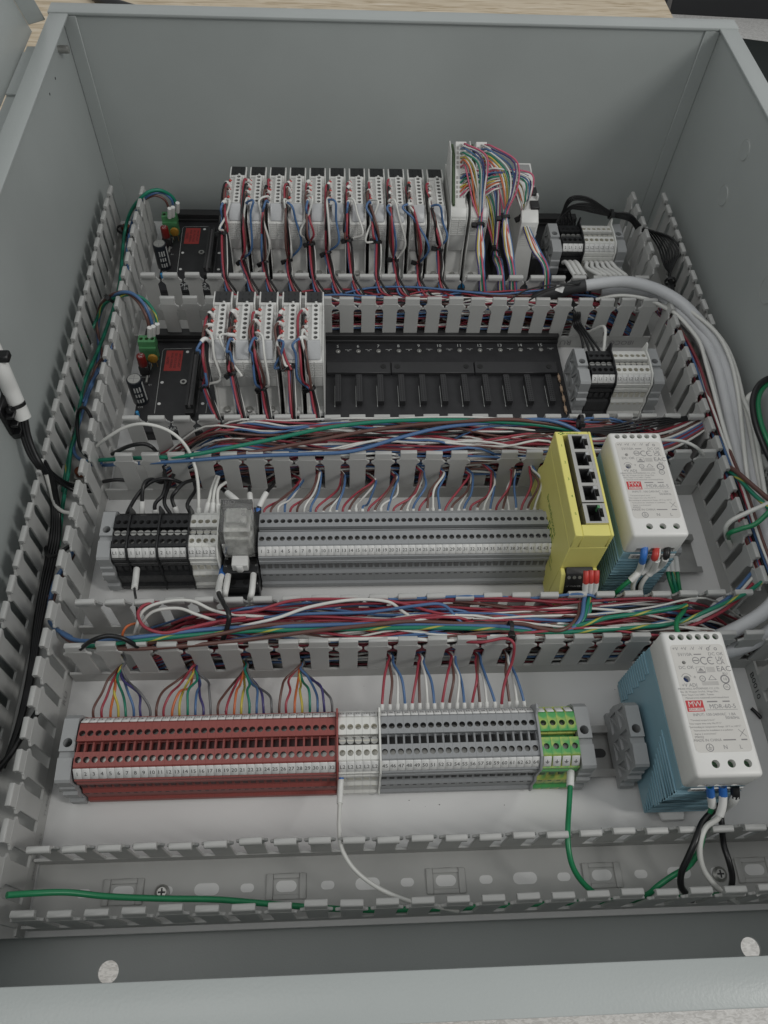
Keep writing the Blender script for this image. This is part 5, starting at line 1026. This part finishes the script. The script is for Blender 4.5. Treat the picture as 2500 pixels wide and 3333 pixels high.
# black wires arching from the far terminals into the right duct
for k in range(8):
    j = k - 3.5; x = xs1[k % 4]; yr = 345
    wire([V3(x, 341, 32), V3(x - 1 + j * .3, 348, 44), WY(1842 + j * 4, 690 - j * 2, 352), WY(1872 + j * 5, 668 + j * 4 - (10 if k < 3 else 0), 352), WY(1925 + j * 3, 668 + j * 7, 350), WY(1988, 696 + j * 2.2, 345), WY(2050, 708 + j * 3.2, 338), V3(281, 334 + j * 1.5, 48 - j * 1.8), V3(293 - j * 2, 324 + j * 4.5, 53 - j * 2), V3(303 - j * 2.2, 306 + j * 3, 48 - j * 1.5), V3(302 - j * 1.3, 290, 43 - j), V3(298 + j * .5, 272 + j, 40), V3(299 + j * .5, 248, 32), V3(297 + j, 222, 16)], 'black', .9,
         'thin black wire in the tied bundle arching from the far terminals into the right duct', 'black wires from the far terminals', sleeves=((.015, .07),))
cable_tie(WY(1988, 697, 345), (1, -.1, -.15), 4.2, 'black tie on the black bundle above the far terminals', head=(0, .6, 1)); cable_tie(V3(298, 268, 39), (0, 1, .2), 4.6, 'black tie on the black bundle inside the right duct', head=(1, 0, 1))
for k in range(6):
    wire([V3(xs1[4 + k], 304.5, 30), V3(xs1[4 + k] + 1, 298, 36), V3(xs1[4 + k] - 2 + k * .8, 285, 40), V3(xs1[4 + k] + 4, 262, 50), V3(xs1[4 + k] + 5, 252, 50), V3(xs1[4 + k] + 6, 240, 24)], 'white', 1.25, 'white sleeved wire below the far white terminals, %s from the left' % ORD[k], 'white wires below the far terminals', sleeves=((.1, .6),))
for k in range(3): wire([V3(xs1[k], 304.5, 30), V3(xs1[k] + 1, 296, 38), V3(xs1[k] + 2, 275, 44), V3(xs1[k] + 5, 252, 46), V3(xs1[k] + 6, 240, 22)], 'black', 1.2, 'black wire with a thick white sleeve below the far black terminals, ' + ORD[k], 'black wires below the far terminals', sleeves=((.1, .6),), sl_r=2.1)
for k in range(4):
    s = WY(1865 + k * 6, 1052, 215); wire([V3(s.x - 8, 236, 44 + k), V3(s.x - 2, 218, 46), s + V3(0, -4, 1 + k), V3(s.x * .5 + xs2[k] * .5, 190, 42 - k), V3(xs2[k], 173, 38), V3(xs2[k], 167, 31)], 'black', 1.15, 'black wire from the duct down to the near black terminals, ' + ORD[k], 'wires above the near short terminals')
s = WY(1905, 1078, 215); wire([V3(s.x - 4, 232, 42), s, V3(s.x + 9, 200, 44), V3(xs2[4] - 2, 182, 42), V3(xs2[3] + 2, 168, 32)], 'white', 1.5, 'single white wire curving from the duct to the near short terminals', 'wires above the near short terminals')

# ---- big grey cables
bw('thick grey cable with black sheath end curving into the right duct', None, 5.3, [(1895, 931, 57), (1981, 919, 63), (2041, 917, 65), (2102, 929, 65), (2162, 952, 64), (2222, 990, 62), (2275, 1045, 60), (2330, 1115, 58), (2365, 1190, 56), (2392, 1290, 54), (2420, 1420, 52), (2450, 1560, 50), (2490, 1720, 48), (2540, 1860, 44)], 'big grey cables in the right duct', name='cable', cat='cable', material=CABLEG, n=12, per=8)
bw('second thick grey cable on the inner side of the right duct', None, 4.8, [(1960, 950, 44), (2063, 946, 52), (2153, 968, 54), (2220, 1025, 54), (2286, 1095, 54), (2333, 1190, 54), (2358, 1290, 52), (2386, 1420, 50), (2418, 1560, 48), (2450, 1700, 46), (2500, 1840, 44)], 'big grey cables in the right duct', name='cable', cat='cable', material=CABLEG, n=12, per=8)
bw('third thick grey cable, innermost in the right duct', None, 4.6, [(2230, 1050, 40), (2288, 1130, 44), (2320, 1215, 47), (2341, 1300, 47), (2366, 1420, 46), (2398, 1560, 44), (2436, 1700, 42), (2480, 1830, 40)], 'big grey cables in the right duct', name='cable', cat='cable', material=CABLEG, n=12, per=8)
bw('thick grey cable bending from the right edge into the duct above the near power supply', None, 5.2, [(2560, 1900, 50), (2500, 1980, 50), (2420, 2035, 48), (2330, 2075, 44), (2230, 2095, 38), (2120, 2098, 30)], 'big grey cables at the near right corner', name='cable', cat='cable', material=CABLEG, n=12, per=8)
bw('lower thick grey cable bending behind the near power supply', None, 5.2, [(2560, 2000, 40), (2500, 2060, 40), (2430, 2100, 36), (2340, 2125, 30), (2240, 2130, 24)], 'big grey cables at the near right corner', name='cable', cat='cable', material=CABLEG, n=12, per=8)
bw('black sheathed cable end with a small white flag in the duct between racks', None, 5.9, [(1670, 1006, 30), (1726, 985, 38), (1758, 968, 44), (1815, 950, 51), (1870, 936, 56), (1906, 929, 58.5)], 'black sheathed cable ends between the racks', name='cable_sheath', cat='cable', material=SHEATH, n=12, per=8)
bw('short black sheath below the leftmost fanned bundle', None, 5.0, [(1592, 958, 36), (1630, 965, 34), (1665, 972, 30)], 'black sheathed cable ends between the racks', name='cable_sheath', cat='cable', material=SHEATH, n=12, per=8)
p = W(1822, 940, 62); q = MB(); q.box(-3.6, 3.6, -3, 3, 0, .4); q.text('1L1', (0, 0, .46), (1, 0, 0), (0, 1, 0), 2, 1); o = q.obj('cable_flag', [MARK, INK]); o.location = p * S; o.rotation_euler = (.5, .1, -.35); tag(o, 'small white marker flag stuck on the black cable sheath', 'cable marker')
for k, uvz in enumerate(([(1650, 985, 52), (1700, 950, 60), (1765, 932, 66), (1840, 924, 66), (1885, 926, 62)], [(1690, 1000, 50), (1760, 955, 64), (1830, 930, 68), (1880, 924, 66), (1900, 905, 50)])): bw('thin black wire looping over the black cable sheath, ' + ORD[k], 'black', .8, uvz, 'thin black wires over the cable sheath')
for k, uvz in enumerate(([(2230, 1000, 52), (2300, 1050, 62), (2360, 1120, 64), (2395, 1200, 62), (2420, 1300, 60), (2445, 1420, 58), (2470, 1560, 56), (2490, 1660, 50)], [(2180, 1020, 44), (2250, 1080, 54), (2290, 1150, 55), (2318, 1240, 54), (2345, 1350, 53), (2380, 1480, 52), (2415, 1600, 48)], [(2150, 985, 50), (2207, 1028, 58), (2250, 1075, 60), (2280, 1120, 60), (2300, 1190, 60), (2320, 1262, 60), (2355, 1389, 58), (2388, 1498, 54), (2413, 1590, 46)], [(2200, 985, 54), (2254, 1017, 64), (2334, 1086, 67), (2377, 1169, 66), (2399, 1260, 64), (2410, 1340, 62), (2419, 1425, 61), (2435, 1570, 58), (2450, 1650, 46)], [(2408, 1275, 58), (2446, 1360, 66), (2468, 1462, 64), (2489, 1600, 60), (2510, 1680, 54)], [(1940, 975, 48), (2020, 962, 56), (2110, 975, 58), (2180, 1010, 52)])):
    bw('thin white cable lying on the grey cables in the right duct, ' + ORD[k], 'white', 1.75, uvz, 'thin white cables in the right duct')
P = []
for k in range(26):
    col = ('black', 'blue', 'red', 'white', 'dark red', 'brown', 'blue', 'red', 'brown', 'black')[k % 10]; j = (k % 13 - 6); dz = 8 + k * .9
    P.append(([W(*q) for q in ((2150 + j * 3, 1000 + k, 16 + dz), (2200 + j * 3, 1075, 22 + dz), (2248 + j * 4, 1170, 24 + dz + J(2)), (2282 + j * 4, 1270, 26 + dz + J(3)), (2315 + j * 4, 1360, 26 + dz + J(4)), (2355 + j * 4.5, 1480, 26 + dz + J(4)), (2405 + j * 5, 1610, 28 + dz + J(4)), (2450 + j * 5, 1750, 28 + dz + J(4)), (2500 + j * 5, 1880, 26 + dz))], col, 1.1))
tangle('wire_tangle', 'coloured wires running together along the inner side of the right duct', P)
bw('brown wire leaving the right duct toward the right edge', 'brown', 1.9, [(2330, 1500, 40), (2390, 1530, 60), (2450, 1580, 72), (2520, 1640, 80)], 'wires crossing the right duct'); bw('green and yellow wire leaving the right duct toward the right edge', 'green and yellow', 1.7, [(2330, 1515, 36), (2390, 1545, 58), (2450, 1605, 70), (2510, 1660, 78)], 'wires crossing the right duct')
bw('white wire bending out of a slot of the right duct', 'white', 1.8, [(2385, 1790, 30), (2362, 1735, 52), (2375, 1700, 62), (2430, 1670, 70), (2510, 1635, 78)], 'wires crossing the right duct'); bw('green wire bending out of a slot of the right duct', 'bright green', 1.9, [(2372, 1765, 34), (2372, 1738, 56), (2410, 1722, 64), (2460, 1705, 70), (2510, 1660, 78)], 'wires crossing the right duct')
bw('thick black wire looping in from the right edge over the wall', 'black', 2.4, [(2540, 1225, 90), (2500, 1232, 92), (2465, 1260, 92), (2450, 1310, 90), (2460, 1380, 86), (2490, 1460, 80), (2520, 1520, 74)], 'loop wires at the right wall'); bw('bright green wire inside the black loop at the right edge', 'bright green', 2.4, [(2530, 1240, 86), (2490, 1255, 88), (2467, 1300, 88), (2474, 1370, 84), (2500, 1440, 80), (2530, 1500, 74)], 'loop wires at the right wall'); bw('white cable end beside the black loop at the right wall', 'white', 2.6, [(2560, 1272, 60), (2490, 1275, 62), (2448, 1284, 62), (2432, 1310, 58), (2440, 1370, 46)], 'loop wires at the right wall')

# ---- vertical duct on the left
G1 = 'wires in the left duct'
bw('green wire rising through the left duct and arching to the far rack plug', 'green', 1.7, [(578, 672, 38), (560, 640, 50), (525, 620, 60), (490, 622, 62), (458, 645, 56), (425, 690, 40), (405, 760, 22), (395, 870, 14), (382, 960, 14), (350, 1060, 14), (315, 1150, 14), (280, 1230, 14), (262, 1300, 14), (250, 1400, 14), (232, 1460, 14), (222, 1540, 14), (205, 1640, 12), (190, 1780, 10)], G1)
bw('brown wire arching from the left duct to the far rack plug', 'brown', 1.3, [(552, 686, 36), (540, 655, 48), (515, 638, 54), (490, 640, 54), (440, 672, 40), (410, 730, 20), (398, 800, 14), (392, 900, 10)], G1)
bw('blue wire arching from the left duct to the far rack plug', 'blue', 1.3, [(564, 680, 36), (558, 650, 48), (530, 628, 56), (492, 632, 58), (455, 665, 46), (425, 740, 20), (412, 830, 14), (418, 880, 10)], G1)
bw('blue wire looping from the near rack plug over the left duct wall', 'blue', 1.5, [(498, 1070, 38), (488, 1030, 50), (465, 985, 60), (430, 955, 64), (395, 952, 62), (360, 970, 48), (330, 1010, 30), (318, 1070, 18), (322, 1140, 12), (310, 1220, 10), (285, 1290, 10), (260, 1370, 10), (242, 1440, 12), (245, 1480, 16), (275, 1500, 24), (330, 1506, 30)], G1)
bw('brown wire looping from the near rack plug over the left duct wall', 'brown', 1.5, [(487, 1074, 38), (478, 1035, 50), (455, 990, 58), (425, 960, 60), (395, 950, 60), (355, 965, 50), (325, 1000, 32), (316, 1060, 20), (328, 1130, 12), (340, 1180, 10)], G1)
bw('green and yellow wire from the near rack plug down the left duct', 'green and yellow', 1.5, [(512, 1064, 40), (505, 1020, 50), (470, 975, 56), (430, 960, 58), (390, 965, 56), (340, 990, 40), (315, 1040, 24), (290, 1090, 18), (268, 1120, 16), (260, 1180, 14), (252, 1270, 12), (240, 1370, 12), (222, 1480, 12), (205, 1600, 12)], G1)
for k, (col, uvz) in enumerate((('blue', [(395, 1060, 34), (340, 1180, 18), (300, 1240, 12), (270, 1310, 10)]), ('brown', [(400, 1085, 34), (350, 1150, 20), (315, 1190, 12), (290, 1260, 10)]))): bw('%s wire slipping out of the left duct slot beside the near rack' % col, col, 1.3, uvz, G1)
for k in range(4): bw('black wire of the tied mains bundle running down the left duct', 'black', 1.65, [(135 + k * 3, 1500, 58), (160 + k * 5, 1570, 40), (172 + k * 6, 1650, 24), (168 + k * 8, 1740, 14), (150 + k * 9, 1830, 10), (132 + k * 8, 1920, 8), (112 + k * 6, 2050, 7), (96 + k * 5, 2180, 7), (60 + k * 3, 2350, 7), (10, 2500, 8)], 'black mains wires in the left duct')
for k in range(2): bw('black wire crossing the left duct into the slot beside the middle row', 'black', 1.7, [(140 + 5 * k, 1510, 56), (175, 1545 + k * 8, 42), (215, 1572 + k * 10, 30), (250, 1582 + k * 16, 24), (300, 1585 + k * 14, 20)], 'black mains wires in the left duct')
bw('white wire crossing the left duct into the slot beside the middle row', 'white', 1.6, [(150, 1545, 48), (163, 1590, 36), (178, 1640, 26), (205, 1665, 24), (245, 1668, 24), (290, 1660, 20)], G1)
bw('black wire looping up in the left duct toward the middle row', 'black', 1.5, [(310, 1395, 30), (290, 1345, 40), (270, 1326, 38), (254, 1345, 28), (252, 1400, 18), (262, 1460, 18), (290, 1488, 28), (320, 1490, 34)], G1)
bw('black wire bending out of the left duct below the middle row', 'black', 1.6, [(148, 1780, 14), (158, 1808, 22), (185, 1808, 30), (215, 1785, 34), (245, 1765, 28)], G1)
bw('blue wire hanging in the left duct beside the middle row', 'blue', 1.7, [(240, 1790, 20), (212, 1840, 26), (180, 1890, 24), (162, 1960, 18), (160, 2010, 20), (180, 2045, 34), (230, 2075, 44)], G1)
bw('brown wire hanging in the left duct beside the middle row', 'brown', 1.4, [(242, 1800, 18), (218, 1850, 22), (190, 1900, 20), (172, 1965, 16), (175, 2020, 24), (200, 2055, 36), (250, 2090, 44)], G1)
cable_tie(W(400, 748, 22), (0, 1, .2), 5.2, 'black tie on the wires at the far end of the left duct', head=(1, 0, .5)); cable_tie(W(356, 972, 50), (.6, .5, .4), 4.2, 'black tie on the loop over the left duct wall', head=(-1, .5, .6))
for (dy, zz, uvs, nm) in ((0, 0, ((487, 1074, 1060), (499, 1070, 1063), (512, 1062, 1050)), 'near'), (1, 0, ((552, 686, 0), (563, 682, 0), (578, 668, 0)), 'far')):
    for k, (u_, v_, _) in enumerate(uvs):
        a = W(u_, v_ + 22, 32); b_ = W(u_, v_ - 8, 44); q = MB(); q.tube([a - a, (b_ - a) * .5, b_ - a], 2.1, 10); o = q.obj('marker_sleeve', SLEEVE); o.location = a * S; tag(o, 'white marker sleeve on the %s wire entering the green %s rack plug' % (ORD[k], nm), 'wire marker', 'white sleeves on the rack plugs')
# white sleeved mains cable on the left wall with its black tie mount
cb = bw('white sleeved cable tied to the left wall, black wires leaving its end', None, 6.0, [(-60, 1050, 150), (0, 1190, 132), (35, 1270, 112), (75, 1362, 92)], 'mains cable on the left wall', name='cable', cat='cable', material=SLEEVE, n=14, per=8)
for k in range(3): bw('black mains wire bending from the white cable over the left duct wall', 'black', 2.1, [(62 + k * 9, 1350, 93), (75 + k * 9, 1420, 80), (95 + k * 9, 1475, 70), (118 + k * 7, 1510, 63), (140 + k * 5, 1540, 54)], 'mains cable on the left wall')
p = WX(20, 1345, XL); t = thing('tie_mount', (XL, p.y, p.z), 'black ribbed tie mount holding the white cable on the left wall', 'tie mount')
q = MB(); q.prism([(-10, -12), (10, -12), (10, 14), (-10, 14)], 0, 3); q.prism([(-8, -20), (3, -20), (10, -12), (-10, -12)], 0, 8); q.box(3, 9, -9, 9, -6, -3); q.box(3, 9, -9, 9, 3, 6); q.obj('base', TIE, t, bevel=.5, seg=1)
cable_tie(W(50, 1318, 103), W(75, 1362, 92) - W(35, 1270, 112), 6.3, 'black tie round the white cable on the left wall', head=(1, 0, .3))
p = W(12, 1160, 140); q = MB(); q.box(-4, 4, -4, 4, -3, 3); o = q.obj('tie_clip', TIE, bevel=1, seg=1); o.location = p * S; tag(o, 'small black tie clip at the left edge above the white cable', 'tie clip')
bw('black wire crossing low at the left edge beside the red terminals', 'black', 2.2, [(-20, 2520, 14), (30, 2460, 16), (75, 2390, 18), (120, 2320, 16), (150, 2270, 12)], G1)

# ---- power supply and switch wiring
def psw(nm, col, r, uvz, fer, sl, grp): return wire([(WY(q[0], q[1], q[3]) if len(q) == 4 else W(*q)) for q in uvz], col, r, nm, grp, sleeves=sl, ferrule=fer, sl_r=r * 1.45)
GA = 'wires below the far power supply'; GB = 'wires below the near power supply'
psw('green wire with white sleeve and blue ferrule below the far power supply', 'bright green', 1.75, [(2098, 1780, 0, -59), (2094, 1815, 0, -65), (2082, 1855, 62), (2062, 1880, 58), (2030, 1905, 52), (2005, 1930, 44), (1985, 1955, 30)], (BLUEF, 0, .22), ((.24, .55),), GA)
psw('white wire with sleeve and red ferrule below the far power supply', 'white', 1.75, [(2136, 1784, 0, -59), (2132, 1812, 0, -65), (2110, 1845, 62), (2075, 1875, 54), (2060, 1910, 46), (2066, 1945, 34)], (REDF, 0, .24), ((.26, .55),), GA)
psw('second white wire with red ferrule below the far power supply', 'white', 1.75, [(2144, 1784, 0, -59), (2140, 1815, 0, -65), (2124, 1855, 60), (2098, 1885, 52), (2085, 1915, 44), (2090, 1950, 32)], None, ((.26, .5),), GA)
psw('black wire with white sleeve below the far power supply', 'black', 1.75, [(2172, 1780, 0, -59), (2168, 1812, 0, -65), (2150, 1840, 62), (2110, 1870, 54), (2080, 1905, 44), (2070, 1940, 30)], (TIE, 0, .2), ((.24, .52),), GA)
for k in range(3): psw('green wire with white sleeve standing beside the far power supply, ' + ORD[k], ('bright green', 'green and yellow', 'bright green')[k], 1.5, [(2165 + k * 16, 1810 - k * 4, 40), (2172 + k * 16, 1855, 36), (2180 + k * 14, 1890, 34), (2195 + k * 10, 1935, 28)], None, ((0, .4),), GA)
for k, (uv, col) in enumerate(((( 1909, 1862), 'brown'), ((1925, 1860), 'blue'), ((1942, 1860), 'green and yellow'))):
    u_, v_ = uv; psw('%s wire with red ferrule and white sleeve below the yellow switch' % col, col, 1.5, [(u_, v_ - 4, 0, -70.5), (u_ - 1, v_ + 22, 0, -75), (u_ - 4 - k, v_ + 58, 0, -78), (1912 + k * 5, 1945, 52), (1910 + k * 5, 1985, 52), (1895 + k * 4, 2025, 50)], (REDF, 0, .26), ((.28, .55),), 'wires below the yellow switch')
psw('green wire with blue ferrule below the near power supply, bending left into the near duct', 'bright green', 1.75, [(2310, 2560, 78), (2314, 2590, 72), (2318, 2625, 66), (2305, 2660, 60), (2290, 2710, 56), (2275, 2770, 52), (2240, 2820, 46), (2190, 2850, 40), (2140, 2885, 36), (2110, 2910, 30), (2060, 2930, 18)], (BLUEF, 0, .1), ((.1, .2),), GB)
psw('white wire with blue ferrule below the near power supply, hanging into the near duct', 'white', 1.75, [(2352, 2560, 78), (2354, 2590, 74), (2350, 2630, 70), (2335, 2665, 66), (2300, 2690, 62), (2282, 2730, 60), (2278, 2780, 56), (2290, 2830, 50), (2325, 2880, 44), (2370, 2915, 34), (2400, 2935, 16)], (BLUEF, 0, .1), ((.1, .27),), GB)
psw('black wire from the near power supply, hanging left of the white one', 'black', 2.0, [(2345, 2620, 60), (2320, 2640, 62), (2285, 2680, 60), (2262, 2740, 60), (2240, 2790, 56), (2218, 2840, 50), (2216, 2880, 44), (2230, 2905, 34), (2252, 2930, 16)], None, (), GB)
psw('black wire from the near power supply, hanging right of the white one', 'black', 1.9, [(2392, 2560, 78), (2390, 2600, 72), (2350, 2640, 50), (2350, 2690, 46), (2356, 2750, 50), (2372, 2800, 50), (2384, 2850, 46), (2380, 2890, 40), (2366, 2920, 20)], (TIE, 0, .1), ((.1, .22),), GB)
GN = 'loose wires at the near edge'
psw('white wire with sleeve from the near white terminals curving into the near duct', 'white', 1.35, [(1110, 2528, 34), (1108, 2570, 32), (1105, 2640, 36), (1104, 2700, 44), (1112, 2760, 52), (1145, 2820, 50), (1200, 2870, 46), (1270, 2910, 44), (1350, 2938, 42), (1420, 2950, 40), (1490, 2965, 30)], (BLUEF, 0, .02), ((.03, .16),), GN)
psw('green wire with white sleeve from the earth terminals curving into the near duct', 'bright green', 1.7, [(1858, 2510, 36), (1856, 2560, 38), (1852, 2630, 42), (1848, 2700, 54), (1850, 2760, 54), (1864, 2820, 50), (1895, 2870, 44), (1940, 2910, 36), (1985, 2935, 20)], None, ((0, .13),), GN)
bw('green wire lying across the near left corner and along the near duct', 'bright green', 1.8, [(22, 2914, 76), (110, 2908, 66), (220, 2905, 56), (350, 2918, 46), (520, 2925, 40), (700, 2928, 36), (850, 2940, 30), (1000, 2952, 26), (1200, 2962, 20), (1500, 2955, 14), (1800, 2942, 12), (2100, 2928, 12), (2400, 2910, 12)], GN)
bw('loose black wire snippet lying on the white panel by the near power supply', 'black', 1.3, [(2446, 2305, 2), (2462, 2320, 2), (2478, 2338, 2)], GN)
bw('white wire end at the right edge of the near duct', 'white', 1.5, [(2460, 2912, 50), (2490, 2895, 52), (2530, 2880, 54)], GN)
for k, uv in enumerate(((1800, 1355), (1660, 2048), (1885, 1370))[:2]): p = W(uv[0] if k else 1888, uv[1] if k else 1372, 62); cable_tie(p, (1, -.1, -.1), 5.0, ('black tie on the thick wires near the yellow switch', 'black tie on the thick wires above the earth terminals')[k], head=(0, .6, 1))
